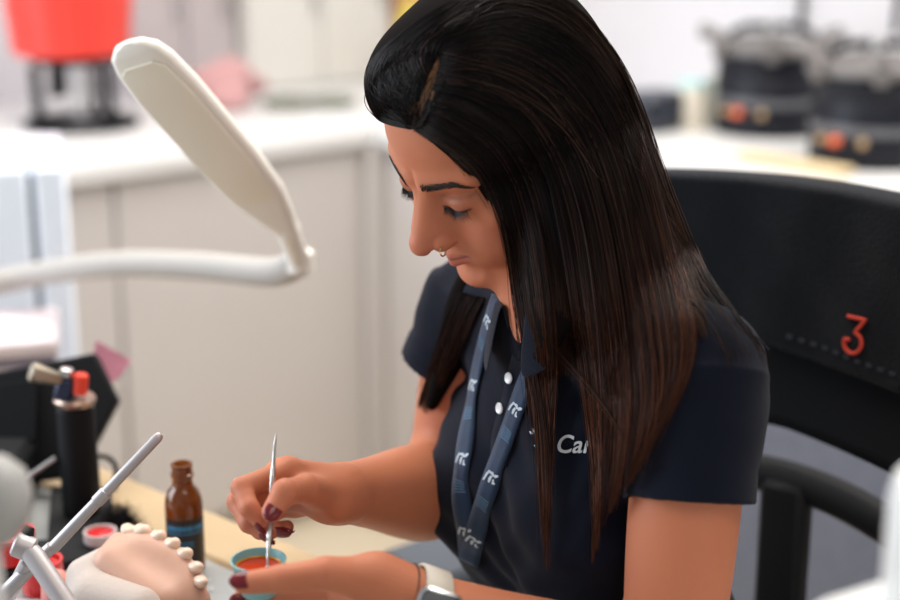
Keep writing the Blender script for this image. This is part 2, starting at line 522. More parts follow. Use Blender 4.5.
# openings
def armr(a, b, r0, r1): return rcone(a, b, r0, r1)
shirt.sub(rcone(hemL+unit(hemL-shL)*.045, mid(shL, hemL, .80), .0480, .0465), .003)
shirt.sub(rcone(hemR+unit(hemR-shR)*.045, mid(shR, hemR, .80), .0500, .0475), .003)
neckax0 = c7*.42+notch*.58+np.array([0,0,.02])
shirt.sub(rcone(neckax0, hw(0,.026,-.035)*.6+neckax0*.4+Z3*.05, .0575, .062), .004)
def sh_grad(p, s=None, e=.0008):
    s = s or shirt
    g = np.stack([s(p+np.eye(3)[i]*e)-s(p-np.eye(3)[i]*e) for i in range(3)], -1)
    return g/(np.linalg.norm(g, axis=-1, keepdims=True)+1e-12)
def trace(px, py, sdf, t0=.85, t1=1.9, it=46):
    px = np.asarray(px, float); py = np.asarray(py, float)
    v = FW+((px-450)/FPX)[..., None]*RT-((py-300)/FPX)[..., None]*UP
    L = np.linalg.norm(v, axis=-1); t = np.full(px.shape, t0); best = np.full(px.shape, 9.0); tb = t.copy()
    for _ in range(it):
        d = sdf(CAM+v*t[..., None])
        m = d < best; best = np.where(m, d, best); tb = np.where(m, t, tb)
        t = np.minimum(t+np.clip(d, .00005, .2)/L*.9, t1)
    return CAM+v*tb[..., None], best
m_shirt = mat('navy_pique', (.0038,.0055,.0135), rough=.88, spec=.15, sheen=.06, bump=.35, bscale=1500, var=.12, vscale=30)
V, F = surface(shirt, (-.16, .98, .62), (.36, 1.66, 1.20), .0026)
shirt_o = mesh_np('polo_shirt', V, F, m_shirt, woman)
shirt_o['label'] = 'navy blue short-sleeved polo shirt'

# collar: stand and folded leaf round the neck, open at the front
m_collar = mat('navy_rib', (.006,.008,.018), rough=.85, spec=.2, sheen=.12, bump=.5, bscale=900)
cz = unit(hw(0,.026,-.035)-neckax0)*.5+Z3*.5; cz = unit(cz)
cy = unit(TF-cz*(TF@cz)); cx = np.cross(cy, cz)     # cy forward
def collar_pt(a, r, h): return neckax0-cz*.018+cx*(r*math.sin(a))+cy*(r*math.cos(a)*1.03)+cz*h
cv = []; NA = 44
for i in range(NA):
    t = i/(NA-1); a = math.radians(16+328*t); e = min(t, 1-t)*2; tip = math.exp(-(e/.16)**2)
    prof = [(.0600,-.012), (.0590,.012), (.0600,.030), (.0625,.034), (.0665,.030), (.0725+.003*tip,.010-.006*tip), (.0780+.006*tip,-.008-.018*tip)]
    for r, h in prof: cv.append(collar_pt(a, r, h-(.014*math.cos(a)+.0)))
cv = np.array(cv); m = 7
cf = [[i*m+j, (i+1)*m+j, (i+1)*m+j+1, i*m+j+1] for i in range(NA-1) for j in range(m-1)]
collar = mesh_np('collar', cv, cf, m_collar, shirt_o)
md = collar.modifiers.new('thick', 'SOLIDIFY'); md.thickness = .0018; md.offset = 0
md = collar.modifiers.new('sub', 'SUBSURF'); md.levels = 1; md.render_levels = 2

# button placket and buttons
def on(px, py, off=0.0, sdf=None):
    q, _ = trace(np.array([px]), np.array([py]), sdf or shirt); n = sh_grad(q[0], sdf); return q[0]+n*off, n
def strip(name, pix, width, thick, mt, parent, off=.001, sdf=None, n=40, smooth_n=True):
    """flat band lying on the cloth along photo positions pix"""
    pp = crom(np.array([[a, b, 0] for a, b in pix], float), n)
    q, _ = trace(pp[:, 0], pp[:, 1], sdf or shirt); nn = sh_grad(q, sdf)
    for _ in range(3):
        nn[1:-1] = (nn[:-2]+nn[1:-1]*2+nn[2:])/4; q[1:-1] = (q[:-2]+q[1:-1]*2+q[2:])/4
    nn /= np.linalg.norm(nn, axis=1, keepdims=True)
    q = q+nn*(off+thick/2)
    T = np.gradient(q, axis=0); T /= np.linalg.norm(T, axis=1, keepdims=True)
    Sd = np.cross(T, nn); Sd /= np.linalg.norm(Sd, axis=1, keepdims=True)
    w = width/2; h = thick/2
    ring = [(-w,-h), (-w,h), (-w*.33,h*1.25), (w*.33,h*1.25), (w,h), (w,-h)]
    V = np.stack([q+Sd*a+nn*b for a, b in ring], 1).reshape(-1, 3); k = len(ring)
    F = [[i*k+j, i*k+(j+1) % k, (i+1)*k+(j+1) % k, (i+1)*k+j] for i in range(n-1) for j in range(k)]
    F += [list(range(k))[::-1], [(n-1)*k+j for j in range(k)]]
    o = mesh_np(name, V, F, mt, parent)
    return o, q, T, Sd, nn
plk, *_ = strip('button_placket', [(523,362), (514,392), (506,425), (500,462)], .026, .0016, m_shirt, shirt_o, .0006)
m_btn = mat('pearl_button', (.80,.80,.82), rough=.25, coat=.4)
for bx, by in ((503,408), (512,378)):
    p, nrm = on(bx, by, .0030)
    MB().lathe([(.0045,0), (.0052,.0006), (.0052,.0014), (.0044,.0022), (.0034,.0017), (0.0001,.0016)], p, frame_z(nrm), 20).build('button', m_btn, shirt_o)

# seams
m_seam = mat('seam_thread', (.008,.010,.02), rough=.9)
def seam(pix, r=.0009):
    pp = crom(np.array([[a, b, 0] for a, b in pix], float), 30)
    q, _ = trace(pp[:, 0], pp[:, 1], shirt); q += sh_grad(q)*.0004
    MB().tube(q, r, 6).build('seam', m_seam, shirt_o)
seam([(697,302), (706,318), (714,328), (740,332), (757,338), (768,350)])
seam([(714,328), (700,350), (680,380), (662,430), (650,470)])

# embroidered badge on the chest: little tree mark and the start of a name
m_thread = mat('white_thread', (.62,.64,.66), rough=.6); m_teal = mat('teal_thread', (.12,.42,.42), rough=.6)
def text_mesh(body_, size, shear=0.0, ext=.0004):
    cu = bpy.data.curves.new('lettering', 'FONT'); cu.body = body_; cu.size = size; cu.extrude = ext; cu.shear = shear; cu.align_x = 'LEFT'; cu.resolution_u = 4
    cu.offset = size*.012
    tmp = bpy.data.objects.new('lettering', cu); COL.objects.link(tmp)
    me = bpy.data.meshes.new_from_object(tmp.evaluated_get(bpy.context.evaluated_depsgraph_get()))
    bpy.data.objects.remove(tmp); V = np.array([v.co[:] for v in me.vertices]); F = [list(p.vertices) for p in me.polygons]
    bpy.data.meshes.remove(me); return V, F
def wrap_on(V, px, py, ang, sdf, off=.0008):
    """lay flat art (x right, y up, metres) on the cloth about photo position px,py"""
    c, n = on(px, py, 0, sdf)
    r = RT*math.cos(ang)-UP*math.sin(ang); xr = unit(r-n*(r@n)); yr = np.cross(n, xr)
    Q = c+V[:, :1]*xr+V[:, 1:2]*yr
    d = sdf(Q)
    for _ in range(4): Q = Q-sh_grad(Q, sdf)*sdf(Q)[:, None]
    return Q+sh_grad(Q, sdf)*(off+V[:, 2:3])
V, F = text_mesh('Car', .022, .25)
mesh_np('embroidered_lettering', wrap_on(V, 556, 453, math.radians(8), shirt), F, m_thread, shirt_o, smooth=False)
V = []; F = []
for k in range(7):
    a = math.radians(-60+k*20); c0 = np.array([.006*math.sin(a)*1.6, .004+.007*math.cos(a), 0])
    R2 = np.array([[math.cos(-a), -math.sin(-a)], [math.sin(-a), math.cos(-a)]])
    pts = np.array([[0,-.003], [.0013,0], [0,.003], [-.0013,0]])@R2.T
    b = len(V); V += [[*(p+c0[:2]), 0] for p in pts]; F.append([b, b+1, b+2, b+3])
V = np.array(V)
mesh_np('embroidered_leaves', wrap_on(V, 541, 441, 0, shirt, .0012), F, m_thread, shirt_o, smooth=False)
V2 = np.array([[-.0015,-.008,0], [.0015,-.008,0], [.0010,.004,0], [-.0010,.004,0], [-.006,-.002,0], [-.0035,-.004,0], [-.001,0,0], [-.0015,.0015,0]])
mesh_np('embroidered_trunk', wrap_on(V2, 541, 443, 0, shirt, .0012), [[0,1,2,3], [4,5,6,7]], m_teal, shirt_o, smooth=False)

# ------------------------------------------------------------------ LANYARD (a thing of its own, worn round the neck)
m_lan = mat('lanyard_ribbon', (.006,.024,.062), rough=.55, spec=.3, sheen=.2, bump=.3, bscale=1200, var=.35, vscale=60)
m_white = mat('lanyard_print', (.50,.56,.62), rough=.6)
lan0 = on(468, 552)[0]
lany = empty('lanyard', lan0)
tag(lany, 'dark blue printed ribbon lanyard worn round the neck over the navy polo shirt', 'lanyard')
def sh2(p, *a): return np.minimum(shirt(p), body(p))
bandA = [(499,296), (490,325), (480,365), (473,405), (466,450), (462,490), (467,530), (470,556)]
bandB = [(566,322), (548,345), (528,385), (512,430), (497,470), (484,510), (474,545), (470,560)]
oA, qA, tA, sA, nA = strip('ribbon', bandA, .0200, .0012, m_lan, lany, .0022)
oB, qB, tB, sB, nB = strip('ribbon', bandB, .0200, .0012, m_lan, lany, .0034)
def crest():
    V = []; F = []
    def add(poly):
        b = len(V); V.extend([[x, y, 0] for x, y in poly]); F.append(list(range(b, b+len(poly))))
    add([(-.0065,-.004), (-.005,-.004), (-.0035,.001), (-.002,.004), (-.0035,.0045), (-.0055,.001)])
    add([(-.002,.004), (.001,.0045), (.003,.002), (.0015,.001), (-.0005,.0025), (-.0025,.0025)])
    add([(-.0015,-.004), (0,-.004), (.001,.001), (-.0005,.0015), (-.002,-.001)])
    add([(.002,-.004), (.0045,-.004), (.005,-.003), (.0035,-.002), (.003,.000), (.0018,-.001)])
    add([(.0035,.001), (.0065,.003), (.0065,.0045), (.004,.004), (.0025,.0028)])
    return np.array(V)*1.25, F
def lines():
    V = []; F = []
    r2 = random.Random(3)
    for k in range(5):
        x = -.0065
        while x < .0055:
            w = r2.uniform(.0008, .0022); b = len(V); y = -k*.0026
            V.extend([[x, y, 0], [x+w, y, 0], [x+w, y+.0011, 0], [x, y+.0011, 0]]); F.append([b, b+1, b+2, b+3]); x += w+.0006
    return np.array(V), F
m_faint = mat('lanyard_small_print', (.11,.22,.34), rough=.6)
def place_print(o, q, T, Sd, nn, fr, art, mt, nm):
    V, F = art; s = np.concatenate([[0], np.cumsum(np.linalg.norm(np.diff(q, axis=0), axis=1))]); L = s[-1]
    pos = fr*L+(-V[:, 1]); 
    ip = lambda A: np.stack([np.interp(pos, s, A[:, i]) for i in range(3)], 1)
    c = ip(q); sd = ip(Sd); n = ip(nn)
    sgn = 1 if sd[0]@RT > 0 else -1
    mesh_np(nm, c+sd*sgn*V[:, :1]+n*.0013, F, mt, o, smooth=False)
for o, q, T, Sd, nn in ((oA, qA, tA, sA, nA), (oB, qB, tB, sB, nB)):
    for fr in (.10, .36, .62, .88): place_print(o, q, T, Sd, nn, fr, crest(), m_white, 'printed_crest')
    for fr in (.18, .44, .70): place_print(o, q, T, Sd, nn, fr, lines(), m_faint, 'printed_text')

# ------------------------------------------------------------------ nails, brows, lashes, nose ring, watch, wristband
m_nail = mat('nail_varnish', (.15,.010,.014), rough=.22, spec=.4, coat=.25)
def nail(tip, d, nrm, L=.0135, W=.0115, lift=.0062):
    d = unit(d); nrm = unit(np.asarray(nrm, float)-d*(np.asarray(nrm, float)@d)); s = np.cross(d, nrm)
    nu, nv = 11, 9; V = []
    for layer in (0, 1):
        for i in range(nu):
            u = -1+2*i/(nu-1)
            w = W/2*(1-max(0, u)**2.6*.75)*(1 if u > -.7 else math.sqrt(max(0, 1-((-.7-u)/.42)**2))) 
            w = max(w, .0012)
            for j in range(nv):
                a = (-1+2*j/(nv-1))*1.05; 
                h = (math.cos(a)-1)*W*.42-.0008*u*u-(.0007 if layer else 0)
                V.append(tip+d*(u*L/2+.002)+s*(w*math.sin(a)/math.sin(1.05))+nrm*(lift+h))
    n0 = nu*nv; F = []
    for i in range(nu-1):
        for j in range(nv-1):
            a = i*nv+j; F.append([a, a+1, a+nv+1, a+nv]); F.append([n0+a, n0+a+nv, n0+a+nv+1, n0+a+1])
    ed = [j for j in range(nv)]+[i*nv+nv-1 for i in range(1, nu)]+[(nu-1)*nv+j for j in range(nv-2, -1, -1)]+[i*nv for i in range(nu-2, 0, -1)]
    for a, b in zip(ed, ed[1:]+ed[:1]): F.append([a, n0+a, n0+b, b])
    return mesh_np('fingernail', np.array(V), F, m_nail, woman)
toc = unit(CAM-wrR)
def tipnail(fs, n, nrm, **k):
    p = fs[n]; return nail(p[3], p[3]-p[2], nrm, lift=RAD[n][3]+.0006, **k)
tipnail(fingersR, 'thumb', toc+np.array([.15,0,.1]), L=.015, W=.0135)
tipnail(fingersR, 'index', toc*.45-RT*.9-UP*.2, L=.013, W=.010)
tipnail(fingersR, 'middle', toc*.55-UP*.9, L=.016, W=.0115)
tipnail(fingersR, 'ring', toc*.8-UP*.5, L=.017, W=.0115)
tipnail(fingersR, 'little', -UP*.9+toc*.2, L=.012, W=.0095)
tipnail(fingersL, 'thumb', toc*.9+UP*.5, L=.0165, W=.0140)
tipnail(fingersL, 'index', toc*.9-UP*.2, L=.014, W=.0115)
tipnail(fingersL, 'middle', toc*.8-UP*.6, L=.013, W=.011)
tipnail(fingersL, 'ring', toc*.5-UP*.9, L=.012, W=.0105)
tipnail(fingersL, 'little', toc*.5-UP*.9, L=.011, W=.009)

def strands_mesh(name, PTS, R, mt, parent, cols=None, ns=3):
    """PTS (n,m,3), R (n,m) -> all strands in one mesh"""
    n, m, _ = PTS.shape
    T = np.gradient(PTS, axis=1); T /= np.linalg.norm(T, axis=2, keepdims=True)+1e-9
    ref = np.array([.3,.5,.81]); N = np.cross(T, ref); N /= np.linalg.norm(N, axis=2, keepdims=True)+1e-9; B = np.cross(T, N)
    a = np.linspace(0, 2*np.pi, ns, endpoint=False)
    V = PTS[:, :, None]+R[:, :, None, None]*(np.cos(a)[:, None]*N[:, :, None]+np.sin(a)[:, None]*B[:, :, None])
    i = np.arange(n)[:, None, None]*m*ns; j = np.arange(m-1)[None, :, None]*ns; k = np.arange(ns)[None, None]; k2 = (k+1) % ns
    F = np.stack([i+j+k, i+j+k2, i+j+ns+k2, i+j+ns+k], -1).reshape(-1, 4)
    C = None
    if cols is not None: C = np.repeat(cols.reshape(n*m, -1), ns, 0)
    return V.reshape(-1, 3), F, C

m_brow = mat('brow_hair', (.012,.007,.005), rough=.6)
def surf_pull(Q, sdf=None, off=0.0):
    for _ in range(5): Q = Q-sh_grad(Q, body)*body(Q)[:, None]
    return Q+sh_grad(Q, body)*off
for sx in (1, -1):
    n = 330; u = rng.random(n); w = rng.normal(0, .28, n).clip(-.5, .5)
    xs = np.interp(u, [0,.6,1], [.010,.038,.052]); zc = np.interp(u, [0,.3,.65,1], [.0150,.0185,.0205,.0135]); hw_ = np.interp(u, [0,.15,.6,1], [.0030,.0042,.0030,.0010])
    z = zc+w*2*hw_; y = np.interp(xs, [.010,.052], [-.095,-.076])
    dx = np.interp(u, [0,.25,1], [.3,.8,1.0]); dz = np.interp(u, [0,.25,.7,1], [1.0,.5,.0,-.5])
    ln = rng.uniform(.005,.009, n); PT = []
    for t in np.linspace(0, 1, 4):
        L = np.stack([(xs+dx*ln*t*.8)*sx, y+.25*dx*ln*t, z+dz*ln*t*.6-(z-zc)*t*.4], 1)
        PT.append(HO+HS*(L@HR.T))
    PT = np.stack(PT, 1); PT = surf_pull(PT.reshape(-1, 3), off=.0004).reshape(n, 4, 3); PT[:, 1:] += sh_grad(PT[:, 1:].reshape(-1, 3), body).reshape(n, 3, 3)*.0005
    V, F, _ = strands_mesh('eyebrow', PT, np.tile([.00028,.00030,.00022,.00008], (n, 1)), m_brow, woman)
    mesh_np('eyebrow', V, F, m_brow, woman)
    n = 64; u = np.linspace(0, 1, n)
    xs = .0195+.0215*u; zs = np.interp(xs, [.019,.031,.045,.049], [-.0068,-.0093,-.0055,-.0030])
    base = HO+HS*(np.stack([xs*sx, np.interp(xs, [.02,.032,.046], [-.089,-.0895,-.078]), zs], 1)@HR.T); base = surf_pull(base, off=.0001)
    out = sh_grad(base, body); dn = HR@np.array([0,-.3,-1.0]); lat = HR@np.array([sx,0,0])
    ln = rng.uniform(.0036,.0052, n)[:, None]; fan = (u-.35)[:, None]
    PT = np.stack([base, base+ln*.35*(out*.8+dn*.6+lat*fan*.4), base+ln*.7*(out*1.1+dn*.75+lat*fan*.6), base+ln*(out*1.35+dn*.62+lat*fan*.9)], 1)
    V, F, _ = strands_mesh('eyelashes', PT, np.tile([.00026,.00022,.00014,.00005], (n, 1)), m_brow, woman)
    mesh_np('eyelashes', V, F, m_brow, woman)

m_gold = mat('gold', (.85,.58,.30), rough=.2, metal=1)
ring_c = hw(.0185,-.1070,-.0375)
R_ = HR @ np.stack([unit((.35,-.94,0)), (0,0,1.0), unit((.94,.35,0))], 1)
pts = [ring_c+HS*.0042*(math.cos(a)*R_[:, 0]+math.sin(a)*R_[:, 1]) for a in np.linspace(0, 2*math.pi, 25)]
nr = MB().tube(pts, .0007, 8, cap=False).build("nose_ring", m_gold, origin=ring_c)
tag(nr, "thin gold ring worn through the nostril of the bending woman", "nose ring")
# smart watch and hair band on her left wrist
wax = unit(wrL-mid(elL, wrL, .72))                                   # along the forearm towards the hand
wu = unit(toc*.75+UP*.75-RT*.1); wu = unit(wu-wax*(wu@wax)); ws = np.cross(wax, wu)
WM = np.stack([ws, wax, wu], 1)                                      # x round the wrist, y along, z outwards
wc = P(424, 605, 1.063)
m_strap = mat('cream_strap', (.62,.55,.46), rough=.5); m_case = mat('watch_steel', (.62,.62,.62), rough=.25, metal=1)
m_glass = mat('dark_glass', (.004,.004,.005), rough=.05, spec=.7, coat=1)
watch = empty('smart_watch', wc)
tag(watch, 'rounded square smart watch with a black screen and cream strap on the lower wrist', 'watch')
a = np.linspace(0, 2*np.pi, 65)[:-1]
def band_ring(c, r, w, th, name, mt, parent, sx=1.0, org=None):
    V = []; prof = [(-w/2,0), (-w/2+.0015,th), (w/2-.0015,th), (w/2,0), (w/2-.001,-.0008), (-w/2+.001,-.0008)]
    for t in a:
        for y, h in prof: V.append(c+WM@np.array([(r*sx+h)*math.cos(t), y, (r+h)*math.sin(t)]))
    k = len(prof); n = len(a)
    F = [[i*k+j, i*k+(j+1) % k, ((i+1) % n)*k+(j+1) % k, ((i+1) % n)*k+j] for i in range(n) for j in range(k)]
    return V, F
V, F = band_ring(wc, .0285, .024, .0022, 'strap', m_strap, watch); mesh_np('strap', V, F, m_strap, watch)
cc = wc+WM@np.array([0, 0, .0325])
CRD = unit(toc-wax*(toc@wax))
ang = math.atan2(CRD@wu, CRD@ws)
n2 = ws*math.cos(ang)+wu*math.sin(ang); s2 = np.cross(wax, n2)
M2 = np.stack([s2, wax, n2], 1)
def rounded(w, h, r, n=6):
    out = []
    for qx, qy, a0 in ((1,1,0), (-1,1,90), (-1,-1,180), (1,-1,270)):
        for k in range(n+1):
            t = math.radians(a0+90*k/n); out.append((qx*(w/2-r)+r*math.cos(t), qy*(h/2-r)+r*math.sin(t)))
    return out
def slab(c, M, w, h, r, z0, z1, e=.001):
    mb = MB(); rings = []
    for ww, zz in ((w-2*e, z0), (w, z0+e), (w, z1-e), (w-2*e, z1)):
        k = ww-w; rings.append([c+M@np.array([x, y, zz]) for x, y in rounded(w+k, h+k, max(r+k/2, .0005))])
    n = len(rings[0]); V = np.concatenate(rings); F = [[i*n+j, i*n+(j+1) % n, (i+1)*n+(j+1) % n, (i+1)*n+j] for i in range(3) for j in range(n)]
    F += [list(range(n))[::-1], [3*n+j for j in range(n)]]
    return mb.add(V, F)
case_c = wc+n2*.0280
slab(case_c, M2, .034, .038, .009, 0, .0095, .002).build('case', m_case, watch)
slab(case_c, M2, .030, .034, .0075, .009, .0108, .0008).build('screen', m_glass, watch)
MB().lathe([(.003,0), (.0033,.001), (.0033,.003), (.0028,.0036)], case_c+M2@np.array([-.006,.019,.005]), M2@frame_z(np.array([0,1.0,0])), 20).build('crown_dial', m_case, watch)
m_blackband = mat('black_elastic', (.006,.006,.006), rough=.7)
V, F = band_ring(wc+wax*.0175, .0268, .0035, .0016, 'x', None, None)
hb = mesh_np('hair_tie', V, F, m_blackband)
hb2 = hb; tag(hb, 'thin black elastic hair tie round the wrist beside the smart watch', 'hair tie')
# ------------------------------------------------------------------ HAIR
hair = Solid()
HE = (HR/HS, HO)
hair.u(ellip((0,.010,.042), (.080,.094,.083)), .01, HE)
hair.u(ellip((.030,-.018,.056), (.052,.060,.058)), .02, HE)
hair.u(ellip((-.026,-.030,.072), (.040,.044,.036)), .02, HE)       # swept bump on the far side of the parting
hair.u(ellip((0,.050,-.010), (.072,.060,.080)), .03, HE)
# face opening: everything in front of the hairline plane
def face_cut():
    a = np.array([-.072,.068]); b = np.array([-.028,-.050]); d = (b-a)/np.linalg.norm(b-a); nrm = np.array([-d[1], d[0]])
    if nrm[0] > 0: nrm = -nrm
    def f(p):
        y, z = p[..., 1], p[..., 2]; x = p[..., 0]
        e = (y-a[0])*nrm[0]+(z-a[1])*nrm[1]          # >0 in front
        e = e-.010*np.clip(np.abs(x)/.05, 0, 1.4)**2
        return np.maximum(-e, z-.115)
    return f, np.array([0,-.08,0.0]), .17
hair.sub(face_cut(), .010, HE)
PART = [(415,127),(419,112),(424,98),(429,84),(434,70),(440,56)]

def hang(pts, rs, k=.03): hair.u(rchain([P(*p) if len(p) == 3 else on(*p, off=.001)[0] for p in pts], rs, 16), k)
hang([(548,190,1.245), (548,270,1.225), (550,330,1.200), (550,372)], [.022,.018,.012,.002], .025)
hang([(540,100,1.32), (576,160,1.275), (600,250,1.235), (612,330,1.19), (612,392)], [.040,.042,.037,.022,.002], .03)
hang([(530,90,1.35), (588,160,1.31), (636,240,1.26), (656,315,1.195), (652,376)], [.045,.040,.032,.017,.002], .03)
hang([(530,80,1.37), (575,130,1.36), (622,220,1.35), (668,290,1.32), (700,345,1.30)], [.045,.045,.041,.032,.012], .03)
hang([(565,120,1.42), (600,240,1.42), (615,330,1.40)], [.055,.050,.042], .04)
hang([(492,240,1.385), (468,300,1.375), (452,350,1.372), (432,404,1.368)], [.012,.019,.016,.006], .012)
pp_, _m = trace(np.array([a for a, b in PART], float), np.array([b for a, b in PART], float), hair)
hair.sub(rchain(list(pp_), [.0015,.0025,.0030,.0028,.0020,.0010]), .006)
def scene_cover(p): return np.minimum(np.minimum(hair(p), shirt(p)), body(p))
m_hair = tone_mat('hair', rough=.45, spec=.15)
m_core = tone_mat('hair_mass', rough=.9, spec=.05)
V, F = surface(hair, (-.16, .95, .78), (.42, 1.62, 1.42), .0026)
def dark(V):
    C = np.tile([.0065,.0045,.0042,1], (len(V), 1)); A = crom(pp_, 60)
    d = np.full(len(V), 9.0)
    for k in range(60): d = np.minimum(d, np.linalg.norm(V-A[k], axis=1))
    w = np.clip((.0085-d)/.003, 0, 1)[:, None]; C[:, :3] = C[:, :3]*(1-w)+np.array([.36,.19,.105])*w
    return C

# depth of the hair surface as seen from one side, so strands can lie on it
gx = np.arange(340, 800, 3.0); gy = np.arange(-60, 606, 3.0)
GX, GY = np.meshgrid(gx, gy, indexing='ij')
hit, miss = trace(GX.ravel(), GY.ravel(), scene_cover, 1.0, 1.62, 40)
dep = ((hit-CAM)@FW).reshape(GX.shape); ms = miss.reshape(GX.shape)
cov = ms < .002
# beyond the outline carry on with the depth of the nearest outline point
dd = dep.copy(); cv_ = cov.copy()
for _ in range(40):
    acc = np.zeros_like(dd); cnt = np.zeros_like(dd)
    for ax_ in (0, 1):
        for sft in (-1, 1):
            r_ = np.roll(np.where(cv_, dd, 0), sft, ax_); c_ = np.roll(cv_, sft, ax_); acc += r_*c_; cnt += c_
    new = (~cv_) & (cnt > 0); dd[new] = (acc/np.maximum(cnt, 1))[new]; cv_ = cv_ | new
    if cv_.all(): break
for _ in range(9):
    dd[1:-1, 1:-1] = (dd[1:-1, 1:-1]*2+dd[:-2, 1:-1]+dd[2:, 1:-1]+dd[1:-1, :-2]+dd[1:-1, 2:])/6
if True:
    mn = dd.copy()
    for sx_ in range(-7, 8):
        for sy_ in range(-5, 6): mn = np.minimum(mn, np.roll(np.roll(dd, sx_, 0), sy_, 1))
    for _ in range(70): mn[1:-1, 1:-1] = (mn[1:-1, 1:-1]*2+mn[:-2, 1:-1]+mn[2:, 1:-1]+mn[1:-1, :-2]+mn[1:-1, 2:])/6
    fx_ = np.clip((gx-622)/20, 0, 1)[:, None]*np.clip((gy-20)/60, 0, 1)[None]; SIDE_ = fx_; MNS = mn
    jy = np.searchsorted(gy, 345.0); low = dd[:, jy:].copy(); mn = low.copy()
    for sx_ in range(-6, 7):
        for sy_ in range(-4, 5): mn = np.minimum(mn, np.roll(np.roll(low, sx_, 0), sy_, 1))
    for _ in range(12): mn[1:-1, 1:-1] = (mn[1:-1, 1:-1]*2+mn[:-2, 1:-1]+mn[2:, 1:-1]+mn[1:-1, :-2]+mn[1:-1, 2:])/6
    fade = np.clip((gy[jy:]-345)/50, 0, 1)[None]*np.clip((gx-505)/20, 0, 1)[:, None]; dd[:, jy:] = dd[:, jy:]*(1-fade)+np.minimum(mn, dd[:, jy:])*fade
    dd = np.where(cov, np.minimum(dd, dep+.004), dd)
    for _ in range(3): dd[1:-1, 1:-1] = (dd[1:-1, 1:-1]*2+dd[:-2, 1:-1]+dd[2:, 1:-1]+dd[1:-1, :-2]+dd[1:-1, 2:])/6
    dd = dd*(1-SIDE_)+MNS*SIDE_
def lay(px, py, lift):
    fx = np.clip((px-gx[0])/3, 0, len(gx)-1.001); fy = np.clip((py-gy[0])/3, 0, len(gy)-1.001)
    i = fx.astype(int); j = fy.astype(int); a = fx-i; b = fy-j
    d = dd[i, j]*(1-a)*(1-b)+dd[i+1, j]*a*(1-b)+dd[i, j+1]*(1-a)*b+dd[i+1, j+1]*a*b
    d = d-lift
    v = FW+((px-450)/FPX)[..., None]*RT-((py-300)/FPX)[..., None]*UP
    return CAM+v*d[..., None]

def sheet(guides, n, m=26, spread=1.0, jit=1.2, lift=(.000,.005), rad=.00034, clumps=26, clump=.55, short=.18, tipc=(.075,.026,.012), tipfrom=.55, wav=1.0, root=(.0085,.0055,.0050), gap=True):
    """strands blended between neighbouring guide lines"""
    G = np.stack([crom(np.array([[x, y, 0] for x, y in g], float), m)[:, :2] for g in guides])   # (g,m,2)
    ng = len(G)
    # resample guides at equal length
    for k in range(ng):
        s = np.concatenate([[0], np.cumsum(np.linalg.norm(np.diff(G[k], axis=0), axis=1))]); t = np.linspace(0, s[-1], m)
        G[k] = np.stack([np.interp(t, s, G[k][:, 0]), np.interp(t, s, G[k][:, 1])], 1)
    u = rng.random(n)*(ng-1)
    cc_ = rng.random(clumps)*(ng-1); near = np.abs(u[:, None]-cc_[None]).argmin(1)
    tt = np.linspace(0, 1, m)
    cl = clump*np.clip((tt-.15)/.85, 0, 1)**1.2
    U = u[:, None]*(1-cl[None])+cc_[near][:, None]*cl[None]+rng.normal(0, .02, (n, 1))
    U = np.clip(U, 0, ng-1.0001); i = U.astype(int); f = (U-i)[..., None]
    j = np.arange(m)[None]
    i2 = np.minimum(i+1, ng-1)
    im = np.maximum(i-1, 0); i3 = np.minimum(i+2, ng-1)
    p0, p1, p2, p3 = G[im, j], G[i, j], G[i2, j], G[i3, j]
    Q = .5*((2*p1)+(-p0+p2)*f+(2*p0-5*p1+4*p2-p3)*f**2+(-p0+3*p1-3*p2+p3)*f**3)
    # own wander
    ph = rng.random((n, 2))*6.28; fr = rng.uniform(2, 6, (n, 2)); am = rng.normal(0, jit*wav, (n, 2))
    Q[..., 0] += am[:, :1]*np.sin(fr[:, :1]*tt[None]+ph[:, :1])*(.3+tt[None]); Q[..., 1] += .5*am[:, 1:]*np.sin(fr[:, 1:]*tt[None]+ph[:, 1:])
    Q[..., 0] += rng.normal(0, jit*.6, (n, 1))*spread
    # cut lengths
    L = 1-short*rng.random(n)**1.5
    S_ = np.linspace(0, 1, m)[None]*L[:, None]*(m-1); k = np.minimum(S_.astype(int), m-2); g = (S_-k)[..., None]
    ar = np.arange(n)[:, None]; Q = Q[ar, k]*(1-g)+Q[ar, k+1]*g
    lf = rng.uniform(*lift, (n, 1))*(.35+.65*np.sin(np.pi*np.clip(tt[None]*1.0+.12, 0, 1)))
    W = lay(Q[..., 0], Q[..., 1], lf)
    R = rad*rng.uniform(.7, 1.25, (n, 1))*np.clip((1.03-tt[None])*6, .12, 1)
    if gap:
        pl = crom(np.array([[a_, b_, 0] for a_, b_ in PART], float), 40)[:, :2]
        dp = np.full(Q.shape[:2], 99.0)
        for k_ in range(40): dp = np.minimum(dp, np.hypot(Q[..., 0]-pl[k_, 0], Q[..., 1]-pl[k_, 1]))
        R = R*np.clip((dp-2.4)/1.5, .02, 1)
    tint = rng.random((n, 1))**3.2; base = np.array(root)*(.3+.8*rng.random((n, 1))[..., None])
    base = np.where(rng.random((n, 1))[..., None] < .07, base*np.array([10.0,7.5,6.5]), base)
    w = np.clip((tt[None]-tipfrom)/(1-tipfrom), 0, 1)*(.10+.90*tint)
    C = base*(1-w[..., None])+np.array(tipc)*w[..., None]
    return W, R, np.concatenate([C, np.ones((n, m, 1))], -1)

SH = []
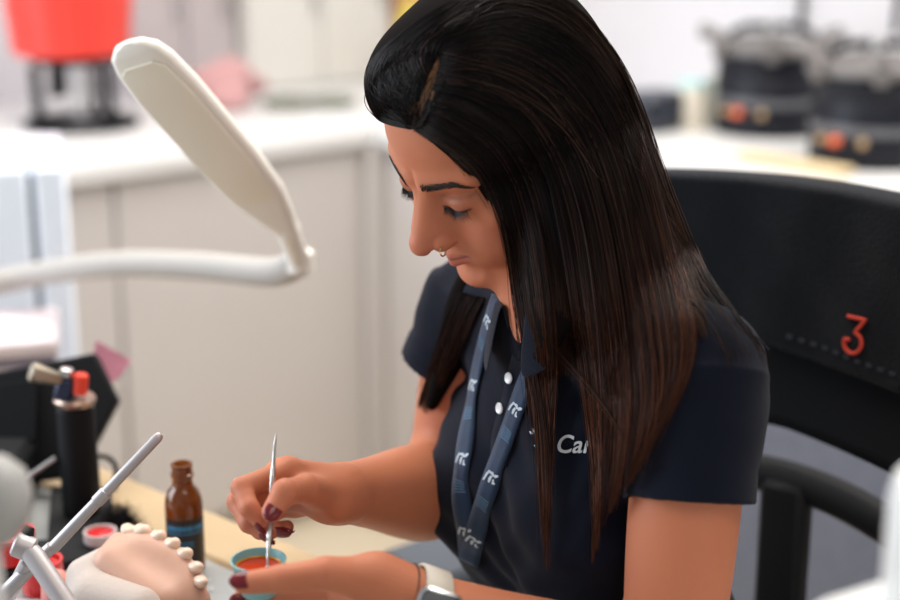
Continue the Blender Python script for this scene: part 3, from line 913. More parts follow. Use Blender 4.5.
# near side, from the parting over the ear and down the front of the shoulder
front = [
 [(414,128),(432,140),(455,152),(478,172),(497,200),(508,240),(513,275),(519,310),(525,345)],
 [(416,122),(440,136),(468,152),(492,178),(508,212),(518,260),(524,310),(532,360),(541,420),(544,470),(546,565)],
 [(424,112),(450,126),(484,148),(508,182),(522,225),(532,280),(538,340),(545,400),(547,450),(547,520)],
 [(429,102),(460,112),(500,138),(526,180),(540,230),(550,290),(555,340),(554,385),(551,425),(549,470),(546,520)],
]
back_ = [
 [(434,90),(470,98),(515,126),(545,172),(560,230),(570,290),(578,350),(586,410),(592,460),(594,510),(592,566)],
 [(438,78),(480,80),(530,108),(562,155),(582,215),(594,285),(602,350),(606,420),(604,480),(600,535)],
 [(440,66),(490,62),(545,90),(582,140),(605,205),(620,280),(630,345),(634,400),(630,445),(618,500)],
 [(440,54),(500,42),(560,70),(600,122),(626,190),(644,270),(656,335),(660,385),(652,430),(634,480)],
 [(444,40),(510,22),(575,52),(616,106),(644,178),(664,255),(678,318),(680,360),(670,400),(650,450)],
 [(448,30),(518,10),(582,40),(624,94),(652,168),(674,250),(688,305),(694,340),(688,375),(672,415)],
]
bridge = [
 [(429,102),(460,112),(500,138),(526,180),(540,230),(550,290),(555,340),(557,385)],
 [(432,96),(465,105),(508,132),(536,176),(551,230),(560,290),(564,340),(563,375)],
 [(434,90),(470,98),(515,126),(545,172),(560,230),(570,290),(577,345),(584,395)],
]
K_ = dict(tipfrom=.38, tipc=(.16,.046,.017))
SH.append(sheet(front, 1500, m=34, clumps=13, clump=.72, short=.5, lift=(0,.008), **K_))
SH.append(sheet(front, 500, m=34, clumps=60, clump=.3, lift=(.001,.010), jit=3.0, short=.45, rad=.00026, **K_))
SH.append(sheet(back_, 3600, m=34, clumps=24, clump=.70, lift=(0,.009), short=.42, **K_))
SH.append(sheet(back_, 1000, m=34, clumps=70, clump=.3, lift=(.001,.010), jit=3.0, short=.45, rad=.00026, **K_))
SH.append(sheet(bridge, 900, m=30, clumps=14, clump=.35, lift=(-.001,.004), short=.35, tipfrom=.6))
crown = [
 [(440,54),(500,42),(560,72),(602,124),(630,195),(650,270),(668,325)],
 [(446,36),(510,16),(572,38),(616,90),(646,160),(672,240),(694,300),(706,340)],
 [(452,20),(510,-4),(566,12),(612,62),(640,120),(668,205),(690,262),(706,292)],
 [(462,8),(512,-14),(560,-4),(604,40),(636,100),(662,180),(692,248),(716,288),(728,308)],
]
SH.append(sheet(crown, 2600, m=30, clumps=22, clump=.45, lift=(-.002,.004), tipfrom=.5, short=.30))
# swept lock on the far side of the parting
swept = [
 [(411,125),(400,122),(384,118),(374,100),(372,84),(380,66)],
 [(414,112),(404,104),(388,94),(380,78),(386,60),(400,44)],
 [(419,97),(410,86),(398,70),(402,52),(416,36),(436,22)],
 [(424,82),(418,70),(414,54),(424,38),(444,22),(470,6)],
 [(430,66),(428,54),(434,40),(450,24),(474,8),(505,-8)],
 [(440,52),(444,40),(456,26),(476,12),(500,-4),(530,-14)],
]
top = [
 [(436,60),(446,44),(462,26),(486,8),(516,-8),(552,-16)],
 [(430,70),(428,50),(440,32),(462,14),(492,-6),(530,-20)],
 [(424,84),(412,62),(418,40),(440,20),(470,0),(505,-20)],
 [(414,100),(394,80),(394,54),(414,32),(444,10),(478,-14)],
 [(404,118),(380,100),(374,74),(388,48),(412,26),(444,4)],
 [(400,124),(374,112),(366,88),(372,62),(392,40),(420,18)],
]
SH.append(sheet(top, 2200, m=24, clumps=20, clump=.35, lift=(-.001,.005), tipfrom=.95, short=.2, jit=1.6))
SH.append(sheet(swept, 1700, m=22, clumps=16, clump=.35, lift=(-.001,.005), tipfrom=.9, short=.25, jit=1.6))
roll = [
 [(412,128),(396,126),(380,120),(370,104),(368,86)],
 [(410,122),(392,112),(378,96),(374,78),(382,62)],
 [(406,112),(392,98),(384,82),(388,64),(400,48)],
]
SH.append(sheet(roll, 600, m=20, clumps=12, clump=.4, lift=(0,.006), tipfrom=.9, jit=2.0, short=.3))
SH.append(sheet(swept, 160, m=20, clumps=60, clump=.1, lift=(.002,.012), tipfrom=.9, jit=5.0, short=.6, rad=.00024))
SH.append(sheet(crown, 260, m=26, clumps=90, clump=.1, lift=(.001,.008), tipfrom=.1, jit=4.0, short=.6, rad=.0003, tipc=(.22,.12,.08)))
SH.append(sheet([[(424,118),(444,140),(462,156),(486,178),(504,206),(511,240)], [(416,126),(434,142),(456,160),(478,184),(498,212),(508,250)]], 260, m=18, clumps=60, clump=.1, lift=(0,.003), tipfrom=.9, jit=2.5, short=.6, rad=.00024))
# far curtain hanging behind the cheek
far = [
 [(458,292),(448,315),(438,345),(428,375),(418,408)],
 [(470,296),(459,318),(448,345),(438,375),(426,415)],
 [(484,298),(474,318),(462,345),(450,370),(440,400)],
]
SH.append(sheet(far, 700, m=20, clumps=14, clump=.5, lift=(0,.008), tipfrom=.05, jit=1.5, short=.4, tipc=(.085,.032,.016)))
# loose hairs
SH.append(sheet([[(430,80),(520,110),(575,150),(615,200),(660,206),(700,262)], [(450,50),(540,80),(600,150),(640,168),(665,190)], [(520,60),(580,110),(625,160),(668,196),(690,262),(700,300)]], 40, m=26, clumps=24, clump=.1, lift=(.004,.012), tipfrom=.0, jit=5, tipc=(.30,.16,.11), rad=.00034))
SH.append(sheet([[(540,330),(560,350),(590,390),(616,425),(626,447)], [(545,350),(575,372),(600,402),(618,430),(632,470)]], 6, m=20, clumps=6, clump=.1, lift=(.004,.010), tipfrom=.0, jit=3, tipc=(.20,.075,.03), rad=.00028))
SH.append(sheet([[(690,300),(712,325),(722,345),(730,364),(712,372)], [(700,262),(728,304),(750,334),(772,372)], [(706,300),(738,330),(757,345),(765,366)]], 36, m=20, clumps=20, clump=.2, lift=(.000,.008), tipfrom=.0, jit=3, tipc=(.10,.04,.02), rad=.00024))
SH.append(sheet([[(414,128),(424,122),(430,104),(436,84),(446,64)], [(410,124),(398,112),(392,92),(400,70),(416,52)]], 90, m=14, clumps=60, clump=.1, lift=(.004,.014), tipfrom=.9, jit=5, rad=.00022, short=.7, gap=False))
VS = [V]; FS = [F]; CS = [dark(V)]; off = len(V)
for W, R, C in SH:
    v, f, c = strands_mesh('h', W, R, None, None, C)
    VS.append(v); FS.append(f+off); CS.append(c); off += len(v)
NCORE = len(FS[0])
hair_o = mesh_np('hair', np.concatenate(VS), np.concatenate(FS), m_hair, woman, cols=np.concatenate(CS))

hair_o.data.materials.append(m_core)
mi = np.zeros(len(hair_o.data.polygons), dtype=np.int32); mi[:NCORE] = 1
hair_o.data.polygons.foreach_set('material_index', mi)
# ------------------------------------------------------------------ THE ROOM: an L of worktops meeting in a corner
m_wall = mat('painted_wall', (.60,.585,.61), rough=.7, var=.02)
m_floor = mat('vinyl_floor', (.62,.53,.40), rough=.5, var=.05, vscale=3)
m_cab = mat('greige_laminate', (.565,.525,.505), rough=.5, var=.015)
m_top = mat('white_worktop', (.70,.69,.68), rough=.35)
m_black = mat('black_plastic', (.004,.004,.005), rough=.6, spec=.25)
m_blackm = mat('matt_black', (.006,.006,.007), rough=.8)
m_steel = mat('steel', (.55,.54,.53), rough=.3, metal=1)
m_white = mat('white_plastic', (.80,.79,.77), rough=.35)
m_red = mat('red_plastic', (.70,.045,.03), rough=.4)
K = np.array([-.17, 3.26, 0]); e1 = unit((.75,.66,0)); n1 = np.array([-e1[1], e1[0], 0]); e2 = -n1
RK = np.stack([e1, n1, Z3], 1)      # frame along the left run
def KP(a, b, z): return K+e1*a+n1*b+Z3*z
def kbox(name, a0, a1, b0, b1, z0, z1, mt, parent=None, bev=.002):
    return MB().box(KP((a0+a1)/2, (b0+b1)/2, (z0+z1)/2), (a1-a0, b1-b0, z1-z0), RK, bev).build(name, mt, parent)
fl = MB().box((0, 2.2, -.02), (8, 7, .04)).build('floor', m_floor); tag(fl, kind='structure')
w = kbox('wall_left', -3.5, .86, .86, .96, 0, 2.7, m_wall); tag(w, kind='structure')
w = kbox('wall_right', .862, .96, -3.6, .858, 0, 2.7, m_wall); tag(w, kind='structure')
# worktops
t = kbox('worktop', -2.6, .858, 0, .857, .86, .905, m_top, bev=.008); tag(t, 'long white worktop under the red bucket and the mixing stand, edge facing us', 'worktop')
t = kbox('worktop', 0, .858, -3.2, -.002, .86, .905, m_top, bev=.008); tag(t, 'white worktop carrying the two black pressure pots behind the office chair', 'worktop')
cpst = kbox('corner_post', -.012, .10, -.012, .10, .0, .858, m_cab, bev=.003); tag(cpst, 'greige filler post where the two rows of base cabinets meet', 'post')
# base units: left run
def unit_l(a0, a1, label):
    r = empty('base_cabinet', KP((a0+a1)/2, .3, 0)); tag(r, label, 'cabinet', )
    kbox('body', a0+.001, a1-.001, .045, .60, .10, .858, m_cab, r)
    kbox('door', a0+.002, a1-.002, .025, .044, .105, .855, m_cab, r)
    kbox('plinth', a0+.001, a1-.001, .09, .12, 0, .098, m_cab, r)
    return r
unit_l(-.62, -.014, 'plain greige base cabinet in the corner of the white worktops')
unit_l(-1.24, -.624, 'plain greige base cabinet below the white worktop, left of the corner one')
unit_l(-1.86, -1.244, 'greige base cabinet under the red bucket, partly behind the blue white drawer unit')
def unit_r(b1, b0, label, mt=m_cab):
    r = empty('base_cabinet', KP(.3, (b0+b1)/2, 0)); tag(r, label, 'cabinet')
    kbox('body', .045, .60, b0+.001, b1-.001, .10, .858, mt, r)
    kbox('door', .025, .044, b0+.002, b1-.002, .105, .855, mt, r)
    kbox('plinth', .09, .12, b0+.001, b1-.001, 0, .098, mt, r)
    return r
unit_r(-.014, -.40, 'narrow greige base cabinet right of the corner, seen beside the far arm')
unit_r(-.404, -1.0, 'greige base cabinet hidden behind the woman, below the right worktop')
unit_r(-1.004, -1.6, 'greige base cabinet behind the office chair back')
unit_r(-1.604, -2.2, 'greige base cabinet at the right edge of the photo')

# grey padded partition seen through the gap of the chair
pc = P(850, 500, 2.12); pc[2] = .38
m_felt = mat('grey_blue_felt', (.17,.18,.225), rough=.95, bump=.5, bscale=300, var=.18, vscale=40)
pan = empty('floor_partition', (pc[0], pc[1], 0)); tag(pan, 'low grey blue felt partition standing behind the office chair', 'partition')
RP = np.stack([unit((.80,-.60,0)), unit((.60,.80,0)), Z3], 1)
MB().box(pc, (.95, .035, .74), RP, .01).build('felt_panel', m_felt, pan)
for s_ in (-.42, .42): MB().box(pc+RP@np.array([s_, 0, -.37]), (.04, .22, .02), RP, .003).build('foot', m_black, pan)

# ---- wall side items, left run
def KA(px, b):
    ray = FW+(px-450)/FPX*RT; M2_ = np.array([[ray[0], -e1[0]], [ray[1], -e1[1]]]); t_ = np.linalg.solve(M2_, (K+n1*b)[:2]); return t_[1]
def at_top(px, py): return PZ(px, py, .9055)
# tall cupboards standing on the worktop
def cupboard(a0, a1, b0, b1, z1, label, mt, lines=1):
    r = empty('cupboard', KP((a0+a1)/2, (b0+b1)/2, .906)); tag(r, label, 'cupboard')
    kbox('body', a0, a1, b0+.02, b1, .906, z1, mt, r); n = lines
    for k in range(n):
        x0 = a0+(a1-a0)*k/n; x1 = a0+(a1-a0)*(k+1)/n
        d = kbox('door', x0+.002, x1-.002, b0, b0+.018, .91, z1-.003, mt, r, .002)
        c = KP(x1-.03, b0-.012, 1.15); MB().box(c, (.01, .012, .12), RK, .003).build('handle', m_steel, d)
m_cream = mat('cream_enamel', (.64,.62,.58), rough=.4); m_mauve = mat('mauve_grey_panel', (.43,.385,.39), rough=.5)
cupboard(KA(258,.62), KA(394,.62), .62, .84, 1.75, 'white cupboard with two doors on the worktop near the corner', m_cream, 2)
cupboard(KA(150,.66), KA(258,.62)-.012, .66, .84, 1.75, 'mauve grey tall cupboard on the worktop between bucket and white cupboard', m_mauve, 2)
m_orange = mat('orange_brown_card', (.55,.27,.14), rough=.6)
b = kbox('cardboard_box', KA(404,.60), KA(452,.60), .60, .80, .906, 1.34, m_orange, bev=.004); tag(b, 'orange brown box in the worktop corner just above the hair', 'box')
p = KP(KA(412,.45), .45, .906)
b = MB().lathe([(.001,0), (.03,0), (.034,.02), (.034,.17), (.026,.19), (.012,.20), (.012,.235), (.0,.24)], p+Z3*.001, None, 28).build('spray_bottle', mat('yellow_plastic', (.62,.50,.08), rough=.4), origin=p); tag(b, 'yellow plastic bottle in front of the orange brown box', 'bottle')
p = at_top(232, 108)+Z3*.0005
m_pink = mat('pink_cloth', (.50,.28,.28), rough=.9, bump=.6, bscale=60)
clo = Solid(); 
for k in range(7):
    q = p+e1*rng.uniform(-.07,.07)+n1*rng.uniform(-.03,.04)+Z3*(.025+.02*(k % 3)); clo.u(ellip(q, (.05,.035,.03)), .02)
clo.u(ellip(p+Z3*.075, (.05,.04,.045)), .03)
V, F = surface(clo, p-np.array([.16,.14,.02]), p+np.array([.16,.14,.20]), .005); V[:, 2] = np.maximum(V[:, 2], .9065)
b = mesh_np('folded_cloth', V, F, m_pink); tag(b, 'crumpled pink cloth lying on the worktop before the mauve grey cupboard', 'cloth')
def lathe_thing(name, prof, p, mt, label, cat, n=36):
    o = MB().lathe(prof, p, None, n).build(name, mt, origin=p); return tag(o, label, cat)
m_olive = mat('olive_plastic', (.16,.17,.12), rough=.5)
lathe_thing('shallow_dish', [(.002,0), (.05,0), (.062,.018), (.058,.018), (.046,.004), (.002,.004)], at_top(288,107), m_olive, 'shallow dark olive dish on the worktop left of the other dish', 'dish')
lathe_thing('shallow_dish', [(.002,0), (.045,0), (.058,.016), (.054,.016), (.042,.004), (.002,.004)], at_top(333,105), m_olive, 'shallow dark olive dish on the worktop nearest the hair', 'dish')

# red bucket on a black stand
bc = at_top(82, 126)
st = empty('mixer_stand', bc); tag(st, 'black three-legged stand with a round base ring on the left worktop', 'stand')
MB().lathe([(.075,0), (.123,0), (.126,.008), (.120,.016), (.080,.016), (.073,.008), (.075,0)], bc+Z3*.0005, None, 48, cap=False).build('base_ring', m_black, st)
for k, a_ in enumerate((200, 330, 80)):
    d_ = np.array([math.cos(math.radians(a_)), math.sin(math.radians(a_)), 0])
    MB().box(bc+d_*.09+Z3*.075, (.022, .014, .125), frame_z(Z3+d_*.04), .003).build('leg', m_black, st)
MB().lathe([(.02,0), (.085,.004), (.10,.012), (.10,.02), (.02,.022)], bc+Z3*.135, None, 40).build('top_plate', m_black, st)
MB().box(bc-RT*.045+Z3*.098, (.03,.05,.07), None, .006).build('motor_housing', m_black, st)
MB().rod(bc+RT*.0+Z3*.017, bc+Z3*.135, .012).build('spindle', m_steel, st)
bk = empty('bucket', bc+Z3*.158); tag(bk, 'big red plastic bucket on the black stand at the upper left', 'bucket')
q0 = bc+Z3*.158-RT*.012
MB().lathe([(.002,0), (.118,0), (.124,.006), (.134,.10), (.144,.24), (.150,.242), (.150,.252), (.140,.252), (.130,.10), (.118,.008), (.002,.006)], q0, None, 56).build('shell', m_red, bk)
pts = [q0+np.array([.146*math.cos(t_), 0, .235+.03*math.sin(t_)]) for t_ in np.linspace(0, math.pi, 18)]
MB().tube(pts, .003, 8).build('handle', m_steel, bk)
for k in range(3):
    a_ = math.radians(-60-30*k); d_ = np.array([math.cos(a_), math.sin(a_), 0])
    MB().tube([q0+d_*(.1255)+Z3*.02, q0+d_*.1355+Z3*.11, q0+d_*.143+Z3*.22], .004, 8).build('rib', m_red, bk)

# ---- right run: two pressure pots
def pot(px, py, R, label):
    c = at_top(px, py); r = empty('pressure_pot', c); tag(r, label, 'pot', 'black pressure pots on the right worktop')
    m_p = mat('blue_black_enamel', (.006,.007,.012), rough=.45, spec=.3); m_lid = mat('worn_aluminium', (.20,.185,.18), rough=.5, metal=.6)
    MB().lathe([(.002,0), (R,0), (R+.004,.006), (R+.003,.05), (R,.052), (R,.056), (R+.003,.058), (R+.003,.118), (R,.122), (R,.128), (R+.002,.132), (R+.002,.165), (.002,.165)], c+Z3*.0005, None, 64).build('body', m_p, r)
    MB().lathe([(R+.0035,.062), (R+.0048,.066), (R+.0048,.076), (R+.0035,.080)], c, None, 64, cap=False).build('band', mat('grey_trim', (.10,.10,.11), rough=.4), r)
    lid = MB().lathe([(.002,.0), (R*.98,0), (R+.006,.004), (R+.006,.016), (R*.9,.026), (R*.5,.036), (.002,.040)], c+Z3*.166, None, 56).build('lid', m_lid, r)
    for k in range(6):
        a_ = math.radians(k*60-100); d_ = np.array([math.cos(a_), math.sin(a_), 0]); q = c+d_*(R+.012)+Z3*.180
        M_ = np.stack([d_, np.cross(Z3, d_), Z3], 1)
        cl = MB().box(q, (.026, .030, .045), M_, .005).build('clamp', m_lid, r)
        MB().rod(q+d_*.004+Z3*.02, q+d_*.05+Z3*.032, .006, .008).build('clamp_lever', m_lid, cl)
    MB().tube([c+np.array([-R*.8,0,.205]), c+np.array([-R*.5,0,.222]), c+np.array([R*.5,0,.222]), c+np.array([R*.8,0,.205])], .009, 10).build('carry_handle', m_black, r)
    MB().rod(c+Z3*.2, c+Z3*.235, .014).build('valve', m_steel, r)
    tc = unit((CAM-c)*np.array([1,1,0])); sd = np.cross(Z3, tc)
    for off_, mt, rr in ((-.026, mat('orange_knob', (.85,.16,.06), rough=.4), .0095), (.022, mat('brass_knob', (.45,.30,.16), rough=.4), .0085), (-.056, mat('brass_knob', (.45,.30,.16), rough=.4), .0075)):
        a_ = off_/R-.30; d_ = tc*math.cos(a_)+sd*math.sin(a_); q = c+d_*(R+.001)+Z3*.052
        MB().rod(q, q+d_*.018, rr, rr*.9).build('knob', mt, r)
    return r
pot(868, 161, .110, 'black pressure pot with orange knob, nearer one at the right edge')
pot(766, 131, .108, 'black pressure pot with orange knob, farther one left of its twin')
# cables hanging on the wall
for px, lab in ((801, 'dark cable hanging down the wall above the farther pressure pot'), (897, 'dark cable hanging down the wall at the right edge of the photo')):
    ray = FW+(px-450)/FPX*RT-(10-300)/FPX*UP; tt = ((K+e1*.845-CAM)@e1)/(ray@e1); q = CAM+ray*tt
    o = MB().tube([q+Z3*.55, q+Z3*.1+RT*.002, q-Z3*.05, np.array([q[0], q[1], 1.16])], .007, 10).build('wall_cable', m_black, origin=q); tag(o, lab, 'cable')
# things left of the pots
q = at_top(652, 130)
r = empty('small_device', q); tag(r, 'small dark blue black box device on the worktop just right of the hair', 'device')
MB().box(q+Z3*.042, (.11, .09, .082), RK, .010).build('body', mat('dark_slate_plastic', (.03,.035,.05), rough=.4), r)
MB().box(q+Z3*.050-np.array([0,.056,0]), (.06,.004,.03), RK, .001).build('display', m_black, r)
q = at_top(692, 128)
r = empty('beaker', q); tag(r, 'cream cylinder beaker with a pale teal lid on the right worktop', 'beaker')
MB().lathe([(.002,0), (.036,0), (.038,.004), (.038,.085), (.034,.090), (.002,.090)], q+Z3*.0005, None, 36).build('body', mat('cream_plastic', (.66,.60,.50), rough=.5), r)
MB().lathe([(.002,0), (.037,0), (.037,.012), (.010,.016), (.002,.016)], q+Z3*.091, None, 36).build('lid', mat('pale_teal', (.45,.68,.68), rough=.4), r)
q = at_top(800, 166)
o = MB().box(q+Z3*.008-e1*.02, (.05, .24, .014), RK, .003).build('wooden_block', mat('pale_wood', (.60,.47,.28), rough=.6, var=.1), origin=q); tag(o, 'flat pale wooden strip lying between the two pressure pots', 'wood strip')
q = at_top(706, 122)+e1*.04
o = MB().box(q+Z3*.05, (.045, .04, .10), RK, .004).build('carton', mat('sage_card', (.50,.52,.44), rough=.7), origin=q); tag(o, 'sage green carton between the cream beaker and the farther pot', 'carton')

# blue white drawer unit at the left edge
m_bw = mat('cool_white_lacquer', (.78,.84,.93), rough=.3)
q = P(20, 300, 2.26); q[2] = 0
RU = Rz(math.radians(15))
du = empty('drawer_unit', q); tag(du, 'tall cool white cabinet unit with a dark gap at the left edge', 'cabinet')
x1 = (74-20)/FPX*2.3
MB().box(q+RU@np.array([-.155+x1,.12,.505]), (.31, .26, 1.01), RU, .006).build('body', m_bw, du)
d1 = MB().box(q+RU@np.array([x1-.024,-.020,.52]), (.046, .016, .96), RU, .004).build('door', m_bw, du)
d2 = MB().box(q+RU@np.array([x1-.184,-.020,.52]), (.250, .016, .96), RU, .004).build('door', m_bw, du)
MB().box(q+RU@np.array([x1-.053,-.016,.52]), (.012, .010, .94), RU, .001).build('gap_strip', mat('shadow_gap_strip', (.12,.14,.18), rough=.6), du)
for zz in (.33, .85): MB().box(q+RU@np.array([x1-.20,-.033,zz]), (.12, .012, .012), RU, .003).build('handle', m_steel, d2)

# ------------------------------------------------------------------ OFFICE CHAIR
CA = np.array([.245, 1.60, 0]); CB_ = np.array([.445, 1.415, 0]); cdir = unit(CB_-CA); cbk = np.array([-cdir[1], cdir[0], 0])  # cbk: away from sitter
if cbk[1] < 0: cbk = -cbk
ccen = CA+cdir*.16
ch = empty('office_chair', (ccen[0]-cbk[0]*.25, ccen[1]-cbk[1]*.25, 0)); tag(ch, 'black office chair with mesh back that the woman sits on', 'chair')
m_mesh = mat('black_mesh', (.008,.009,.011), rough=.8, bump=.6, bscale=1400, spec=.15)
def cp(u, z, d=0.0):
    """point on the curved backrest: u across, z height, d backwards"""
    bow = .055*(u/.25)**2; lean = (z-.75)*.16
    return ccen+cdir*u+cbk*(lean-bow+.0+d-.045)+Z3*z
def shell(name, U0, U1, zlo, zhi, mt, parent, th=.008, d=0.0, nu=30, nz=18, rr=0.0):
    V = []
    for s_ in (0, 1):
        for i in range(nu):
            fu = i/(nu-1)
            for j in range(nz):
                fz = j/(nz-1); u = U0+(U1-U0)*fu; lo = zlo(u); hi = zhi(u)
                V.append(cp(u, lo+(hi-lo)*fz, d+th*s_))
    n0 = nu*nz; F = []
    for i in range(nu-1):
        for j in range(nz-1):
            a_ = i*nz+j; F += [[a_, a_+nz, a_+nz+1, a_+1], [n0+a_, n0+a_+1, n0+a_+nz+1, n0+a_+nz]]
    ed = [j for j in range(nz)]+[i*nz+nz-1 for i in range(1, nu)]+[(nu-1)*nz+j for j in range(nz-2, -1, -1)]+[i*nz for i in range(nu-2, 0, -1)]
    for a_, b_ in zip(ed, ed[1:]+ed[:1]): F.append([a_, b_, n0+b_, n0+a_])
    return mesh_np(name, np.array(V), F, mt, parent)
HW = .262
def ztop(u): return 1.108-.012*(u/.25)**2-.045*max(0, (abs(u)-.20)/.062)**2
def zbot(u): return .872-.020*(abs(u)/.25)
back = shell('backrest', -HW, HW, zbot, ztop, m_mesh, ch, .012)
pts = [cp(u, ztop(u), .006) for u in np.linspace(-HW, HW, 40)]
MB().tube(pts, .011, 12).build('top_rail', m_black, ch)
for s_ in (-1, 1):
    pts = [cp(s_*(HW+.002-.004*k), z, .006+.01*k) for k, z in enumerate(np.linspace(1.065, .60, 8))]
    MB().tube(crom(pts, 30), .017, 12, flat=1.3).build('side_frame', m_black, ch)
# cross member and spine below the mesh
pts = [cp(u, .760+.045*math.cos(u/.25*1.5), .035) for u in np.linspace(-.24, .25, 24)]
MB().tube(pts, .020, 12).build('cross_bar', m_black, ch)
MB().box(cp(0.005, .64, .05), (.055, .03, .34), np.stack([cdir, cbk, Z3], 1), .008).build('spine', m_black, ch)
seat_c = ccen-cbk*.27+Z3*.47
m_seat = mat('dark_grey_seat_fabric', (.06,.065,.075), rough=.9, bump=.4, bscale=500)
MB().box(seat_c, (.48, .46, .075), np.stack([cdir, cbk, Z3], 1), .03).build('seat', m_seat, ch)
MB().rod(seat_c*np.array([1,1,0])+Z3*.09, seat_c-Z3*.03, .028).build('gas_column', m_black, ch)
for k in range(5):
    a_ = math.radians(72*k+20); d_ = np.array([math.cos(a_), math.sin(a_), 0]); b0 = seat_c*np.array([1,1,0])
    l_ = MB().rod(b0+Z3*.11, b0+d_*.29+Z3*.075, .024, .015).build('leg', m_black, ch)
    MB().lathe([(.002,-.012), (.024,-.012), (.027,0), (.024,.012), (.002,.012)], b0+d_*.29+Z3*.030, frame_z(np.cross(d_, Z3)), 24).build('castor', m_black, l_)
m_pad = mat('blue_grey_arm_pad', (.085,.095,.115), rough=.7)
ap = P(436, 566, 1.60)
apd = unit(TF*.75-cbk*.25); RA = np.stack([np.cross(apd, Z3), apd, Z3], 1)
arm1 = MB().box(ap-apd*.085+Z3*.0, (.115, .27, .028), RA, .012).build('armrest_pad', m_pad, ch, sub=0)
MB().tube([ap-apd*.12-Z3*.012, ap-apd*.12-Z3*.10, mid(ap, seat_c, .75)-Z3*.04], .014, 10).build('armrest_support', m_black, ch)

# towel over the backrest with a stitched red numeral
m_tow = mat('black_terry_cloth', (.0045,.0055,.008), rough=.95, spec=.1, sheen=.12, bump=1.0, bscale=420, var=.35, vscale=35)
def tlo(u): return .955-.010*math.sin(u*9)+.02*(.2-u)*.2
def ttop(u): return ztop(u)+.0135
tw = empty('towel', cp(.02, 1.1)); tag(tw, 'black towel with a red number 3 draped over the back of the office chair', 'towel')
def towel_d(u, z): return -.014+.0025*math.sin(u*60+z*25)*math.cos(z*38)
def tp(u, z, d=0): return cp(u, z, towel_d(u, z)+d)
U0, U1 = -.235, .140; nu, nz = 60, 40; V = []
for s_ in (0, 1):
    for i in range(nu):
        u = U0+(U1-U0)*i/(nu-1)
        for j in range(nz):
            f_ = j/(nz-1)
            if f_ < .8: V.append(tp(u, tlo(u)+(ttop(u)-tlo(u))*f_/.8, -.002*s_))
            else:
                g_ = (f_-.8)/.2; a_ = g_*math.pi*.5
                zt = ttop(u); 
                V.append(cp(u, zt+.004*math.sin(math.pi*min(1, g_*2))-max(0, g_-.35)*.22, -.014+.046*min(1, g_/.35)+(.0 if not s_ else .002*(g_ > .35)-.002*(g_ <= .35))))
n0 = nu*nz; F = []
for i in range(nu-1):
    for j in range(nz-1):
        a_ = i*nz+j; F += [[a_, a_+nz, a_+nz+1, a_+1], [n0+a_, n0+a_+1, n0+a_+nz+1, n0+a_+nz]]
ed = [j for j in range(nz)]+[i*nz+nz-1 for i in range(1, nu)]+[(nu-1)*nz+j for j in range(nz-2, -1, -1)]+[i*nz for i in range(nu-2, 0, -1)]
for a_, b_ in zip(ed, ed[1:]+ed[:1]): F.append([a_, b_, n0+b_, n0+a_])
tcl = mesh_np('cloth', np.array(V), F, m_tow, tw)
# numeral: flat-topped three in a round stroke
uc, zc_ = .078, .988
path = [(-.016,.026), (.017,.027), (.002,.006), (.013,.001), (.017,-.010), (.010,-.022), (-.004,-.025), (-.015,-.018), (-.016,-.008), (-.007,-.007)]
pth = []
for k, (x_, z_) in enumerate(path): pth.append((x_, z_))
A_ = np.concatenate([crom([[x_, z_, 0] for x_, z_ in pth[:2]], 8), crom([[x_, z_, 0] for x_, z_ in pth[1:3]], 8)[1:], crom([[x_, z_, 0] for x_, z_ in pth[2:]], 40)[1:]])
MB().tube([tp(uc+x_*.62, zc_+z_*.68, -.0040) for x_, z_, _ in A_], .0019, 8).build('red_numeral', mat('red_embroidery', (.62,.05,.025), rough=.7), tw)
for k in range(14):
    u = .005+k*.0135
    MB().box(tp(u, tlo(u)+.016, -.0035), (.006, .0012, .004), np.stack([cdir, cbk, Z3], 1)).build('hem_stitch', mat('slate_thread', (.03,.034,.045), rough=.8), tw)

# ------------------------------------------------------------------ DESK
DZ = .76
E0 = PZ(100, 466, DZ); E1 = PZ(240, 523, DZ); ed_ = unit(E1-E0); en = np.array([ed_[1], -ed_[0], 0]); 
if en[1] > 0: en = -en
m_desk = mat('grey_desk_mat', (.36,.37,.36), rough=.4, var=.06, vscale=20); m_wood = mat('beech_edge', (.52,.38,.22), rough=.5, var=.10, vscale=10)
def DP(a, b, z=0): return E0+ed_*a+en*b+Z3*z
RD = np.stack([ed_, en, Z3], 1)
dk = empty('workbench', DP(0, .4, -DZ)); tag(dk, 'dental workbench with beech edge strip and grey top at the lower left', 'desk')
MB().box(DP(0, .43, -.0155), (.84, .70, .031), RD, .002).build('top', m_desk, dk)
MB().box(DP(0, .040, -.0150), (.84, .080, .034), RD, .006).build('edge_strip', m_wood, dk)
for a_ in (-.37, .37):
    for b_ in (.12, .73): MB().box(DP(a_, b_, -.395), (.05, .05, .725), RD, .004).build('leg', m_steel, dk)

# white equipment cabinet close to us at the lower right
wc_ = P(905, 600, .80); 
wq = np.array([.40, .60, 0]); tz = P(850, 588, .76)[2]
eq = empty('equipment_cabinet', wq); tag(eq, 'blurred white cabinet corner close to the camera at the lower right', 'cabinet')
RQ = Rz(math.radians(31))
cor = P(985, 560, .86)*np.array([1,1,0])
MB().box(cor+RQ@np.array([.0,-.22,tz/2]), (.40, .44, tz-.002), RQ, .03).build('body', m_white, eq)
jar = P(955, 560, .74); jar[2] = tz
lathe_thing('canister', [(.002,0), (.034,0), (.037,.004), (.037,.060), (.034,.072), (.022,.080), (.002,.082)], jar+Z3*.0, m_white, 'blurred white canister on the white cabinet at the right edge', 'canister')
